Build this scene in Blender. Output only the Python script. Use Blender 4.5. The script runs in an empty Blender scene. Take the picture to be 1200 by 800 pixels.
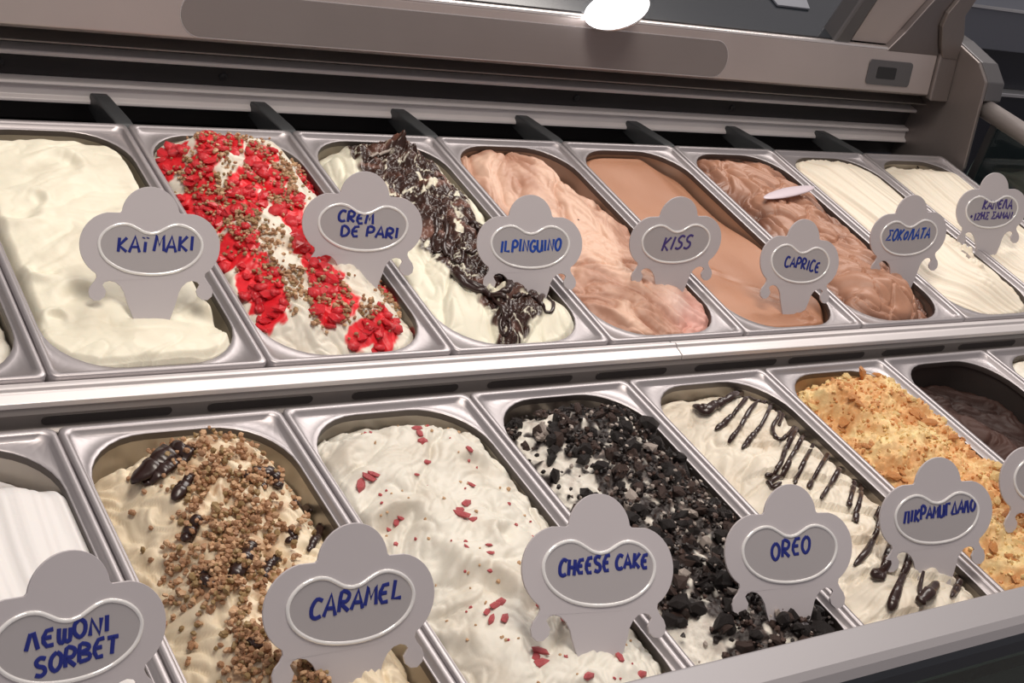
import bpy, bmesh, math, random
import numpy as np
from mathutils import Matrix, Vector
random.seed(4)
rng = np.random.default_rng(7)
C = bpy.context.scene.collection
S = bpy.context.scene

# ------------------------------------------------------------------ camera
FPX = 1648.6
RW = [(0.8210, -0.4782, 0.3119), (0.0494, 0.6038, 0.7956), (-0.5688, -0.6378, 0.5194)]   # rows: right, up, back
CAM = Vector((-0.2962, -0.7754, 0.6392))
cd = bpy.data.cameras.new('camera'); cam = bpy.data.objects.new('camera', cd); C.objects.link(cam)
cd.sensor_width = 36; cd.lens = FPX / 1200 * 36; cd.clip_start = 0.02
_r = Matrix(RW).transposed()
q_ = _r.to_quaternion(); q_.normalize()
cam.matrix_world = Matrix.Translation(CAM) @ q_.to_matrix().to_4x4()
S.camera = cam

# ------------------------------------------------------------------ world, lights, exposure
S.view_settings.view_transform = 'Standard'; S.view_settings.look = 'None'
S.view_settings.gamma = 1; S.view_settings.use_curve_mapping = False
S.view_settings.exposure = 0.0
W = bpy.data.worlds.new('shop'); S.world = W; W.use_nodes = True
bg = W.node_tree.nodes['Background']; bg.inputs[0].default_value = (0.80, 0.74, 0.76, 1); bg.inputs[1].default_value = 0.33

def area(name, loc, target, sx, sy, power, col):
    l = bpy.data.lights.new(name, 'AREA'); l.shape = 'RECTANGLE'; l.size = sx; l.size_y = sy
    l.energy = power; l.color = col
    o = bpy.data.objects.new(name, l); C.objects.link(o); o.location = loc
    o.rotation_euler = (Vector(target) - Vector(loc)).to_track_quat('-Z', 'Y').to_euler()
    return o
area('ceiling_panel_light', (0.15, -0.05, 1.75), (0.5, 0.05, 0), 1.1, 0.5, 22, (1.0, 0.90, 0.80))
area('ceiling_panel_light', (1.9, 1.5, 2.1), (0.7, 0.1, 0), 1.9, 1.2, 46, (1.0, 0.93, 0.87))

# ------------------------------------------------------------------ helpers
def new_mat(name, col, rough=0.5, metal=0.0, spec=None, sss=0.0, bump=None, alpha=None, trans=0.0, coat=0.0, emit=None, ior=None):
    m = bpy.data.materials.new(name); m.use_nodes = True
    nt = m.node_tree; b = nt.nodes['Principled BSDF']
    b.inputs['Base Color'].default_value = (*col, 1); b.inputs['Roughness'].default_value = rough
    b.inputs['Metallic'].default_value = metal
    if sss: b.inputs['Subsurface Weight'].default_value = sss; b.inputs['Subsurface Radius'].default_value = (0.006, 0.004, 0.003); b.inputs['Subsurface Scale'].default_value = 1.0
    if trans: b.inputs['Transmission Weight'].default_value = trans
    if coat: b.inputs['Coat Weight'].default_value = coat; b.inputs['Coat Roughness'].default_value = 0.15
    if ior: b.inputs['IOR'].default_value = ior
    if alpha is not None: b.inputs['Alpha'].default_value = alpha
    if emit: b.inputs['Emission Color'].default_value = (*emit[0], 1); b.inputs['Emission Strength'].default_value = emit[1]
    if bump:
        sc, st, dist = bump[:3]
        tc = nt.nodes.new('ShaderNodeTexCoord'); n = nt.nodes.new('ShaderNodeTexNoise'); mp = nt.nodes.new('ShaderNodeMapping')
        n.inputs['Scale'].default_value = sc; n.inputs['Detail'].default_value = 4
        if len(bump) > 3: mp.inputs['Scale'].default_value = bump[3]
        bp = nt.nodes.new('ShaderNodeBump'); bp.inputs['Strength'].default_value = st; bp.inputs['Distance'].default_value = dist
        nt.links.new(tc.outputs['Object'], mp.inputs[0]); nt.links.new(mp.outputs[0], n.inputs['Vector'])
        nt.links.new(n.outputs[0], bp.inputs['Height']); nt.links.new(bp.outputs[0], b.inputs['Normal'])
    return m

def brushed(name, col, rough, axis, metal=0.9, var=0.12):
    m = new_mat(name, col, rough, metal); nt = m.node_tree; b = nt.nodes['Principled BSDF']
    tc = nt.nodes.new('ShaderNodeTexCoord'); mp = nt.nodes.new('ShaderNodeMapping'); n = nt.nodes.new('ShaderNodeTexNoise')
    s = [260, 260, 260]; s[axis] = 3; mp.inputs['Scale'].default_value = s; n.inputs['Scale'].default_value = 1; n.inputs['Detail'].default_value = 3
    nt.links.new(tc.outputs['Object'], mp.inputs[0]); nt.links.new(mp.outputs[0], n.inputs['Vector'])
    r = nt.nodes.new('ShaderNodeMapRange'); r.inputs[3].default_value = rough - var; r.inputs[4].default_value = rough + var
    nt.links.new(n.outputs[0], r.inputs[0]); nt.links.new(r.outputs[0], b.inputs['Roughness'])
    # blotchy wear in tint
    n2 = nt.nodes.new('ShaderNodeTexNoise'); n2.inputs['Scale'].default_value = 9; n2.inputs['Detail'].default_value = 3
    nt.links.new(tc.outputs['Object'], n2.inputs['Vector'])
    mx = nt.nodes.new('ShaderNodeMix'); mx.data_type = 'RGBA'
    mx.inputs[6].default_value = (*[c * 0.86 for c in col], 1); mx.inputs[7].default_value = (*[min(1, c * 1.08) for c in col], 1)
    nt.links.new(n2.outputs[0], mx.inputs[0]); nt.links.new(mx.outputs[2], b.inputs['Base Color'])
    return m

def cream_mat(name, rough_dark=0.25, rough_light=0.5, sss=0.12, bscale=350, bst=0.25):
    m = new_mat(name, (1, 1, 1), 0.45, sss=sss, bump=(bscale, bst, 0.0012)); nt = m.node_tree; b = nt.nodes['Principled BSDF']
    a = nt.nodes.new('ShaderNodeVertexColor'); a.layer_name = 'Col'
    nt.links.new(a.outputs[0], b.inputs['Base Color'])
    bw = nt.nodes.new('ShaderNodeRGBToBW'); nt.links.new(a.outputs[0], bw.inputs[0])
    r = nt.nodes.new('ShaderNodeMapRange'); r.inputs[1].default_value = 0.03; r.inputs[2].default_value = 0.35
    r.inputs[3].default_value = rough_dark; r.inputs[4].default_value = rough_light
    nt.links.new(bw.outputs[0], r.inputs[0]); nt.links.new(r.outputs[0], b.inputs['Roughness'])
    return m

M = {}
M['rim'] = brushed('satin_rim', (0.43, 0.40, 0.41), 0.38, 1, 0.62, 0.08)
M['steel'] = brushed('pan_steel', (0.44, 0.40, 0.36), 0.34, 2, 0.9)
M['gasket'] = new_mat('rim_edge', (0.10, 0.085, 0.08), 0.4, 0.5)
M['alu'] = brushed('brushed_aluminium', (0.74, 0.70, 0.70), 0.42, 0, 0.45)
M['canopyedge'] = new_mat('canopy_edge', (0.85, 0.80, 0.78), 0.25, 0.8)
M['canopy'] = brushed('canopy_steel', (0.52, 0.455, 0.44), 0.42, 0, 0.5, 0.06)
M['inset'] = brushed('canopy_inset', (0.27, 0.24, 0.235), 0.5, 0, 0.4, 0.06)
M['darkmetal'] = brushed('dark_channel', (0.045, 0.042, 0.043), 0.45, 0, 0.3)
M['stepmetal'] = brushed('step_steel', (0.34, 0.31, 0.295), 0.42, 0, 0.55)
M['black'] = new_mat('matt_black', (0.018, 0.018, 0.02), 0.5)
M['bar'] = new_mat('bar_grey', (0.075, 0.08, 0.085), 0.45, 0.3, bump=(60, 0.2, 0.001))
M['gloss'] = new_mat('black_glass', (0.02, 0.024, 0.03), 0.12, 0.0, coat=0.5)
M['endpanel'] = brushed('end_panel_steel', (0.27, 0.235, 0.225), 0.42, 2, 0.65)
M['endface'] = new_mat('end_face_grey', (0.14, 0.135, 0.14), 0.4, 0.5)
M['endcap'] = brushed('end_cap_steel', (0.22, 0.195, 0.195), 0.4, 2, 0.7)
M['rail'] = new_mat('painted_grey_rail', (0.33, 0.315, 0.33), 0.45, 0.2, bump=(400, 0.1, 0.0005))
M['railface'] = new_mat('rail_face', (0.075, 0.085, 0.10), 0.4, 0.3)
M['tube'] = new_mat('tube_grey', (0.40, 0.36, 0.35), 0.4, 0.5)
M['glass'] = new_mat('green_glass', (0.55, 0.75, 0.66), 0.03, trans=1.0, ior=1.45)
M['strip'] = brushed('strip_metal', (0.95, 0.88, 0.87), 0.4, 0, 0.15, 0.08)
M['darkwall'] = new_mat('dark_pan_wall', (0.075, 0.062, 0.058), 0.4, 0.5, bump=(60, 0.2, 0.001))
M['slot'] = new_mat('slot_dark', (0.06, 0.052, 0.05), 0.5)
M['tag'] = new_mat('tag_plastic', (0.56, 0.525, 0.545), 0.42, sss=0.0, bump=(30, 0.05, 0.002))
M['tagcard'] = new_mat('tag_card', (0.43, 0.405, 0.415), 0.35, coat=0.3)
M['tagrim'] = new_mat('tag_clear_rim', (0.92, 0.91, 0.90), 0.08, 0.15, coat=1.0)
M['ink'] = new_mat('blue_marker', (0.012, 0.022, 0.21), 0.35)
M['inkviolet'] = new_mat('violet_marker', (0.06, 0.04, 0.20), 0.35)
M['inkbright'] = new_mat('bright_blue_marker', (0.012, 0.06, 0.36), 0.35)
M['cream'] = cream_mat('gelato', bst=0.12)
M['creammatt'] = cream_mat('gelato_matt', 0.55, 0.55, 0.0, 200, 0.2)
M['creammatt'].node_tree.nodes['Principled BSDF'].inputs['Specular IOR Level'].default_value = 0.2
M['creamrough'] = cream_mat('gelato_crumbly', 0.5, 0.6, 0.08, 220, 0.8)
M['choc'] = new_mat('chocolate_sauce', (0.030, 0.012, 0.009), 0.28, coat=0.2)
M['jelly'] = new_mat('red_jelly', (0.88, 0.02, 0.035), 0.22, sss=0.3, coat=0.5, bump=(260, 0.6, 0.002))
M['pinkbit'] = new_mat('pink_fruit_bit', (0.50, 0.09, 0.10), 0.35, sss=0.1, bump=(300, 0.5, 0.001))
M['nut'] = new_mat('nut_tan', (0.42, 0.23, 0.125), 0.55, bump=(300, 0.5, 0.001))
M['nutlight'] = new_mat('nut_pale', (0.60, 0.38, 0.22), 0.55)
M['nutgreen'] = new_mat('pistachio_brown', (0.33, 0.22, 0.10), 0.55)
M['cookie'] = new_mat('dark_cookie', (0.022, 0.015, 0.014), 0.5, bump=(260, 0.8, 0.002))
M['cookiebrown'] = new_mat('brown_cookie', (0.085, 0.05, 0.04), 0.55, bump=(260, 0.8, 0.002))
M['cookiecream'] = new_mat('cookie_cream', (0.42, 0.36, 0.32), 0.6, bump=(260, 0.5, 0.002))
M['amber'] = new_mat('amber_flake', (0.62, 0.27, 0.09), 0.35, sss=0.1, bump=(200, 0.5, 0.002))
M['amberpale'] = new_mat('pale_flake', (0.82, 0.58, 0.26), 0.4, sss=0.1, bump=(200, 0.5, 0.002))
M['lilac'] = new_mat('lilac_glint', (0.74, 0.64, 0.70), 0.35)
M['glare'] = new_mat('glare_white', (1, 1, 1), 0.3, emit=((1, 0.98, 0.98), 5.0))
M['floor'] = new_mat('floor_tile', (0.12, 0.11, 0.11), 0.4, bump=(5, 0.2, 0.002))
M['wall'] = new_mat('shop_wall', (0.05, 0.055, 0.07), 0.6, bump=(20, 0.2, 0.002))
M['bluegrey'] = new_mat('bluegrey_board', (0.16, 0.17, 0.205), 0.45, bump=(10, 0.1, 0.001))
M['navy'] = new_mat('navy_board', (0.012, 0.014, 0.024), 0.4)
M['alight'] = new_mat('pale_edge_metal', (0.75, 0.75, 0.77), 0.3, 0.7)

def mesh_obj(name, verts, faces, mat, parent=None, smooth=False, cols=None, sharp=None):
    me = bpy.data.meshes.new(name)
    me.from_pydata([tuple(map(float, v)) for v in verts], [], faces)
    mats = mat if isinstance(mat, (list, tuple)) else [mat]
    for m_ in mats: me.materials.append(m_)
    if smooth: me.polygons.foreach_set('use_smooth', [True] * len(me.polygons))
    if cols is not None:
        ca = me.color_attributes.new('Col', 'FLOAT_COLOR', 'POINT')
        ca.data.foreach_set('color', np.hstack([cols, np.ones((len(cols), 1))]).astype(np.float32).ravel())
    me.update()
    o = bpy.data.objects.new(name, me); C.objects.link(o)
    if parent: o.parent = parent
    return o

def fix_normals(o):
    bm = bmesh.new(); bm.from_mesh(o.data); bmesh.ops.recalc_face_normals(bm, faces=bm.faces); bm.to_mesh(o.data); bm.free()
    return o

def bevel(o, w=0.002, seg=2):
    m = o.modifiers.new('bevel', 'BEVEL'); m.width = w; m.segments = seg; m.limit_method = 'ANGLE'; m.angle_limit = 0.6
    return o

def extrude_x(name, prof, x0, x1, mat, parent, bev=None, x0s=None, x1s=None):
    """prof: closed YZ polygon, swept from x0 to x1 (optionally per-vertex ends)"""
    n = len(prof); a = x0s or [x0] * n; b = x1s or [x1] * n
    vs = [(a[i], p[0], p[1]) for i, p in enumerate(prof)] + [(b[i], p[0], p[1]) for i, p in enumerate(prof)]
    fs = [(i, (i + 1) % n, n + (i + 1) % n, n + i) for i in range(n)] + [tuple(range(n)), tuple(range(2 * n - 1, n - 1, -1))]
    o = fix_normals(mesh_obj(name, vs, fs, mat, parent))
    if bev: bevel(o, bev)
    return o

def box(name, lo, hi, mat, parent=None, bev=None):
    return extrude_x(name, [(lo[1], lo[2]), (hi[1], lo[2]), (hi[1], hi[2]), (lo[1], hi[2])], lo[0], hi[0], mat, parent, bev)

def tube_geo(pts, rads, seg=8, flat=1.0, up=None):
    """swept tube verts / faces along polyline pts with per-point radius"""
    pts = [Vector(p) for p in pts]; n = len(pts); vs = []; fs = []
    up = Vector(up) if up is not None else Vector((0, 0, 1))
    for i, p in enumerate(pts):
        t = (pts[min(i + 1, n - 1)] - pts[max(i - 1, 0)])
        if t.length < 1e-9: t = Vector((1, 0, 0))
        t.normalize(); s = t.cross(up)
        if s.length < 1e-3: s = t.cross(Vector((0, 1, 0.01)))
        s.normalize(); u = s.cross(t)
        r = rads[i] if isinstance(rads, (list, tuple)) else rads
        for k in range(seg):
            a = 2 * math.pi * k / seg
            vs.append(p + s * (math.cos(a) * r) + u * (math.sin(a) * r * flat))
    for i in range(n - 1):
        for k in range(seg):
            k2 = (k + 1) % seg
            fs.append((i * seg + k, i * seg + k2, (i + 1) * seg + k2, (i + 1) * seg + k))
    fs.append(tuple(range(seg))[::-1]); fs.append(tuple((n - 1) * seg + k for k in range(seg)))
    return vs, fs

def smooth_line(pts, sub=4):
    P = [np.array(p, float) for p in pts]
    if len(P) < 3:
        return [P[0] + (P[-1] - P[0]) * i / 4 for i in range(5)]
    out = []
    for i in range(len(P) - 1):
        p0 = P[max(i - 1, 0)]; p1 = P[i]; p2 = P[i + 1]; p3 = P[min(i + 2, len(P) - 1)]
        for k in range(sub):
            t = k / sub
            out.append(0.5 * ((2 * p1) + (-p0 + p2) * t + (2 * p0 - 5 * p1 + 4 * p2 - p3) * t * t + (-p0 + 3 * p1 - 3 * p2 + p3) * t ** 3))
    out.append(P[-1]); return out

def empty(name, label, cat, loc=(0, 0, 0), rot=(0, 0, 0), group=None):
    o = bpy.data.objects.new(name, None); C.objects.link(o); o.location = loc; o.rotation_euler = rot
    o.empty_display_size = 0.05
    o['label'] = label; o['category'] = cat
    if group: o['group'] = group
    return o

# ------------------------------------------------------------------ noise
_perm = np.random.default_rng(3).permutation(4096)
def perlin(x, y, seed=0):
    x = np.asarray(x, float) + seed * 17.31; y = np.asarray(y, float) + seed * 5.77
    xi = np.floor(x).astype(int); yi = np.floor(y).astype(int); xf = x - xi; yf = y - yi
    def g(ix, iy):
        h = _perm[(ix + _perm[(iy + seed * 37) & 4095]) & 4095]
        a = h * (2 * math.pi / 4096); return np.cos(a), np.sin(a)
    u = xf * xf * xf * (xf * (xf * 6 - 15) + 10); v = yf * yf * yf * (yf * (yf * 6 - 15) + 10)
    r = []
    for dx in (0, 1):
        for dy in (0, 1):
            gx, gy = g(xi + dx, yi + dy); r.append(gx * (xf - dx) + gy * (yf - dy))
    a = r[0] * (1 - v) + r[1] * v; b = r[2] * (1 - v) + r[3] * v
    return (a * (1 - u) + b * u) * 1.5
def fbm(x, y, seed=0, o=4):
    s = 0; a = 1; f = 1
    for i in range(o): s = s + a * perlin(x * f, y * f, seed + i); a *= 0.5; f *= 2.03
    return s
def sstep(a, b, x):
    t = np.clip((x - a) / (b - a), 0, 1); return t * t * (3 - 2 * t)
def gau(x, y, cx, cy, sx, sy=None, ang=0):
    sy = sy or sx; c, s = math.cos(ang), math.sin(ang)
    u = (x - cx) * c + (y - cy) * s; v = -(x - cx) * s + (y - cy) * c
    return np.exp(-(u / sx) ** 2 - (v / sy) ** 2)
def curl(x, y, cx, cy, rad, a0, span=2.2, w=0.35):
    """crescent lip left by a spatula, facing a0"""
    dx, dy = x - cx, y - cy; r = np.hypot(dx, dy) / rad; d = np.angle(np.exp(1j * (np.arctan2(dy, dx) - a0)))
    return (np.exp(-((r - 1) / w) ** 2) - 0.6 * np.exp(-((r - 0.5) / w) ** 2)) * np.exp(-(d / span * 1.6) ** 2)
def folds(x, y, scale, seed, ang=0.0, stretch=2.2, warp=0.6):
    """soft spatula folds: rounded lobes meeting in sharp valleys, -1..1"""
    c, s = math.cos(ang), math.sin(ang)
    u = (x * c + y * s) / scale / stretch; v = (-x * s + y * c) / scale
    wu = fbm(u * 1.1, v * 1.1, seed + 11, 2) * warp; wv = fbm(u * 1.1 + 5, v * 1.1 - 3, seed + 13, 2) * warp
    n = perlin(u + wu, v + wv, seed)
    n2 = perlin((u + wu * 1.5) * 2.1 + 3, (v + wv * 1.5) * 2.1, seed + 5)
    return (np.sqrt(np.abs(n) + 0.001) * 1.3 - 0.8) + 0.35 * (np.sqrt(np.abs(n2) + 0.002) * 1.3 - 0.8)
def scoops(x, y, cell, seed, ang=0.0, stretch=1.6):
    """overlapping spatula dabs (like scales): each dab rises along its direction then drops to the next"""
    c, s = math.cos(ang), math.sin(ang)
    wx = x + 0.35 * cell * perlin(x / cell, y / cell, seed + 3); wy = y + 0.35 * cell * perlin(x / cell + 9, y / cell, seed + 4)
    u = (wx * c + wy * s) / cell / stretch; v = (-wx * s + wy * c) / cell
    best = np.full(np.shape(u), -9.0)
    iu = np.floor(u).astype(int); iv = np.floor(v).astype(int)
    for du in (-1, 0, 1):
        for dv in (-1, 0, 1):
            a = iu + du; b = iv + dv
            h = _perm[(a + _perm[(b + seed * 31) & 4095]) & 4095]; h2 = _perm[(h + 77) & 4095]; h3 = _perm[(h2 + 5) & 4095]
            cu = a + 0.5 + (h / 4096 - 0.5) * 0.8; cv = b + 0.5 + (h2 / 4096 - 0.5) * 0.8
            ru = u - cu; rv = v - cv
            z = (h3 / 4096) * 0.7 + 0.55 * ru - 0.9 * (ru * ru + rv * rv)
            best = np.maximum(best, z)
    return best

# ------------------------------------------------------------------ the pans
PW, PL = 0.17, 0.3698
OCX, OCY, OHW, OHL, ORR = 0.085, 0.1855, 0.0752, 0.1735, 0.052
def rrect(cx, cy, hw, hl, r, n=9):
    out = []
    for qx, qy, a0 in ((1, 1, 0), (-1, 1, 90), (-1, -1, 180), (1, -1, 270)):
        for k in range(n):
            a = math.radians(a0 + 90 * k / (n - 1)); out.append((cx + qx * (hw - r) + r * math.cos(a), cy + qy * (hl - r) + r * math.sin(a)))
    return out
def rings(spec, close_bottom=False, close_loop=False):
    vs = []; fs = []; n = None
    for pts, z in spec:
        n = len(pts); vs += [(p[0], p[1], z) for p in pts]
    for j in range(len(spec) - 1):
        for i in range(n):
            i2 = (i + 1) % n; fs.append((j * n + i, j * n + i2, (j + 1) * n + i2, (j + 1) * n + i))
    if close_bottom: b = (len(spec) - 1) * n; fs.append(tuple(b + i for i in range(n)))
    if close_loop:
        b = (len(spec) - 1) * n
        for i in range(n): i2 = (i + 1) % n; fs.append((b + i, b + i2, i2, i))
    return vs, fs
def outer(ins, r): return rrect(0.085, PL / 2, 0.085 - ins, PL / 2 - ins, r, 9)
def opening(d): return rrect(OCX, OCY, OHW + d, OHL + d, ORR + d, 9)
rim_v, rim_f = rings([(outer(0.0012, 0.006), -0.016), (outer(0.0008, 0.006), -0.001), (outer(0.0018, 0.006), 0.0), (outer(0.0052, 0.006), 0.0),
                      (outer(0.0064, 0.007), -0.0012), (outer(0.0078, 0.009), -0.0040), (opening(0.0018), -0.0062) if False else (rrect(0.085, 0.1852, 0.0768, 0.1762, 0.048), -0.0052),
                      (opening(0.0008), -0.0042), (opening(0.0), -0.0050)])
edge_v, edge_f = rings([(opening(0.0), -0.0050), (opening(-0.0004), -0.0075), (opening(-0.0002), -0.0105)])
con_v, con_f = rings([(opening(0.0012), -0.0095), (opening(0.0008), -0.03), (opening(-0.002), -0.10), (opening(-0.010), -0.118)], True)
protos = {}
def make_pan(row, k, label, group):
    if row == 'back': loc, rot = (PW * k, 0, 0), (0, 0, 0)
    else:
        a = -0.0533
        loc = (-0.0045 + PW * k, -0.0377 - PL * math.cos(a), -0.0125 - PL * math.sin(a)); rot = (a, 0, 0)
    t = empty('gelato_pan', label, 'pan', loc, rot, group)
    for nm, (v, f, m) in (('rim', (rim_v, rim_f, M['rim'])), ('rim_edge', (edge_v, edge_f, M['gasket'])), ('container', (con_v, con_f, M['steel']))):
        if nm in protos:
            o = bpy.data.objects.new(nm, protos[nm]); C.objects.link(o); o.parent = t
        else:
            o = mesh_obj(nm, v, f, m, t, smooth=True); protos[nm] = o.data
            if nm != 'rim': continue
    t['_'] = 0; del t['_']
    return t

class Pan:
    """frame of one pan: local<->world and where a sight of the photograph meets the ice cream"""
    def __init__(s, row, k):
        s.row, s.k = row, k
        if row == 'back': s.o = np.array([PW * k, 0, 0]); a = 0.0
        else:
            a = -0.0533; s.o = np.array([-0.0045 + PW * k, -0.0377 - PL * math.cos(a), -0.0125 - PL * math.sin(a)])
        s.a = a; s.R = np.array([[1, 0, 0], [0, math.cos(a), -math.sin(a)], [0, math.sin(a), math.cos(a)]])
    def at(s, u, w, h=0.0):
        Rm = np.array(RW); d = Rm.T @ np.array([(u - 600) / FPX, -(w - 400) / FPX, -1])
        c0 = s.R.T @ (np.array(CAM) - s.o); dl = s.R.T @ d
        if callable(h):
            ts = (0.07 - c0[2]) / dl[2] + np.linspace(0, 0.32, 400) / abs(dl[2]) * 0.5
            P = c0[None] + ts[:, None] * dl[None]
            inside = P[:, 2] <= h(P[:, 0], P[:, 1])
            i = int(np.argmax(inside)) if inside.any() else len(ts) - 1
            return P[i]
        t = (h - c0[2]) / dl[2]; return c0 + t * dl

def poly_dist(x, y, pts):
    """distance to a polyline with interpolated half width: returns d / halfwidth"""
    best = np.full(np.shape(x), 1e9)
    for (a, b) in zip(pts[:-1], pts[1:]):
        ax, ay, aw = a; bx, by, bw = b; dx, dy = bx - ax, by - ay
        t = np.clip(((x - ax) * dx + (y - ay) * dy) / (dx * dx + dy * dy + 1e-12), 0, 1)
        d = np.hypot(x - ax - t * dx, y - ay - t * dy) / (aw + (bw - aw) * t)
        best = np.minimum(best, d)
    return best

def edge_dist(x, y):
    qx = np.abs(x - OCX) - (OHW - ORR); qy = np.abs(y - OCY) - (OHL - ORR)
    return ORR - (np.hypot(np.maximum(qx, 0), np.maximum(qy, 0)) + np.minimum(np.maximum(qx, qy), 0))

def cream_surface(pan, H, COL, label, group, mat='cream', nx=112, ny=236):
    v = np.linspace(0, 1, ny); vv = 0.5 - 0.5 * np.cos(np.pi * (v * 0.94 + 0.03)); vv = (vv - vv[0]) / (vv[-1] - vv[0]); vv = 0.35 * vv + 0.65 * v
    ys = OCY - OHL + 0.0008 + vv * (2 * OHL - 0.0016)
    dy = np.abs(ys - OCY) - (OHL - ORR); w = np.where(dy > 0, OHW - ORR + np.sqrt(np.maximum(ORR ** 2 - np.maximum(dy, 0) ** 2, 0)), OHW) - 0.0006
    w = np.maximum(w, 0.002)
    u = np.linspace(-1, 1, nx); X = OCX + u[None, :] * w[:, None]; Y = np.repeat(ys[:, None], nx, 1)
    Z = H(X, Y); e = edge_dist(X, Y)
    Z = Z - 0.004 * (1 - sstep(0, 0.006, e))
    verts = np.stack([X, Y, Z], -1).reshape(-1, 3); cols = np.clip(COL(X, Y, Z), 0, 1).reshape(-1, 3)
    I = np.arange(nx * ny).reshape(ny, nx)
    F = np.stack([I[:-1, :-1], I[:-1, 1:], I[1:, 1:], I[1:, :-1]], -1).reshape(-1, 4)
    # skirt going down the pan wall, so the block has depth
    ring = np.concatenate([I[0, :], I[1:, -1], I[-1, -2::-1], I[-2:0:-1, 0]])
    sv = verts[ring].copy(); sv[:, 2] -= 0.03; n0 = len(verts); m = len(ring)
    verts = np.vstack([verts, sv]); cols = np.vstack([cols, cols[ring]])
    faces = F.tolist() + [(int(ring[(i + 1) % m]), int(ring[i]), n0 + i, n0 + (i + 1) % m) for i in range(m)]
    me = bpy.data.meshes.new('ice_cream'); me.from_pydata(verts.tolist(), [], faces)
    me.polygons.foreach_set('use_smooth', [True] * len(me.polygons)); me.materials.append(M[mat])
    ca = me.color_attributes.new('Col', 'FLOAT_COLOR', 'POINT')
    ca.data.foreach_set('color', np.hstack([cols, np.ones((len(cols), 1))]).astype(np.float32).ravel()); me.update()
    o = bpy.data.objects.new('ice_cream', me); C.objects.link(o)
    o.location = pan.o; o.rotation_euler = (pan.a, 0, 0)
    o['label'] = label; o['category'] = 'ice cream'; o['group'] = group
    return o

def mixc(a, b, t):
    t = np.asarray(t)[..., None]; return np.array(a) * (1 - t) + np.array(b) * t

# lump meshes shared between alike pieces
def lump_mesh(name, mat, seed, sub=1, rough=0.28, sc=(1, 1, 1), smooth=False):
    bm = bmesh.new(); bmesh.ops.create_icosphere(bm, subdivisions=sub, radius=1.0); r = random.Random(seed)
    for v in bm.verts:
        k = 1 + r.uniform(-rough, rough); v.co = Vector((v.co.x * k * sc[0], v.co.y * k * sc[1], v.co.z * k * sc[2]))
    me = bpy.data.meshes.new(name); bm.to_mesh(me); bm.free(); me.materials.append(mat)
    if smooth: me.polygons.foreach_set('use_smooth', [True] * len(me.polygons))
    return me
def put(name, me, parent, p, s, rot=None):
    o = bpy.data.objects.new(name, me); C.objects.link(o); o.parent = parent
    o.location = p; o.scale = (s, s, s) if not isinstance(s, tuple) else s
    o.rotation_euler = rot if rot else (random.uniform(-.5, .5), random.uniform(-.5, .5), random.uniform(0, 6.28))
    return o
def stuff(name, parent, items, mats, seed, rough=0.25):
    """one joined mesh of tiny crumbs. items: (x,y,z,size,matindex)"""
    ico = bmesh.new(); bmesh.ops.create_icosphere(ico, subdivisions=1, radius=1.0)
    bv = np.array([v.co[:] for v in ico.verts]); bf = np.array([[v.index for v in f.verts] for f in ico.faces]); ico.free()
    r = np.random.default_rng(seed); V = []; F = []; MI = []
    for i, (x, y, z, s, mi) in enumerate(items):
        k = 1 + r.uniform(-rough, rough, (len(bv), 1)); sc = r.uniform(0.65, 1.2, 3); a = r.uniform(0, 6.28); c_, s_ = math.cos(a), math.sin(a)
        p = bv * k * sc * s; p = np.stack([p[:, 0] * c_ - p[:, 1] * s_, p[:, 0] * s_ + p[:, 1] * c_, p[:, 2]], -1) + (x, y, z)
        V.append(p); F.append(bf + i * len(bv)); MI += [mi] * len(bf)
    V = np.vstack(V); F = np.vstack(F)
    me = bpy.data.meshes.new(name); me.from_pydata(V.tolist(), [], F.tolist())
    for m_ in mats: me.materials.append(m_)
    me.polygons.foreach_set('material_index', MI); me.update()
    o = bpy.data.objects.new(name, me); C.objects.link(o); o.parent = parent; o['kind'] = 'stuff'
    return o
def ribbon(name, parent, pan, H, pix, rpx, mat, lift=0.3, sub=5, flat=0.75, blob=True, h0=None):
    """a strand traced over the ice cream; pix = sights (u, v), rpx = radius in metres"""
    loc = [pan.at(u, w, h0 if h0 is not None else H)[:2] for u, w in pix]
    L = smooth_line(loc, sub); n = len(L); P = []; R = []
    for i, p in enumerate(L):
        z = float(H(np.array([p[0]]), np.array([p[1]]))[0]); P.append((p[0], p[1], z + rpx * lift))
        t = i / max(n - 1, 1); w_ = 0.95 + 0.16 * math.sin(t * 9 + len(pix) + pix[0][0]); end = min(1.0, (min(i, n - 1 - i) + 0.5) / (n * 0.10 + 1)) ** 0.6
        R.append(rpx * w_ * (0.25 + 0.75 * end) * (1.12 - 0.3 * t if blob else 1.0))
    v, f = tube_geo(P, R, 7, flat)
    return mesh_obj(name, v, f, mat, parent, smooth=True)

PART_V = 1
# ------------------------------------------------------------------ the setting
def struct(o): o['kind'] = 'structure'; return o
struct(box('floor', (-4, -4, -0.97), (6, 5, -0.95), M['floor']))
struct(box('wall_back', (-4, 3.6, -0.95), (6, 3.7, 2.6), M['wall']))

# ------------------------------------------------------------------ the freezer
case = empty('display_freezer', 'long steel ice cream display freezer with silver canopy, holding both rows of pans', 'freezer', (0.5, 0, -0.95))
def cs(o):     # keep world placement, parent to the case
    o.parent = case; o.matrix_parent_inverse = Matrix.Translation((-0.5, 0, 0.95)); return o
XL, XR = -0.75, 1.372
XE = 1.372
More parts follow.
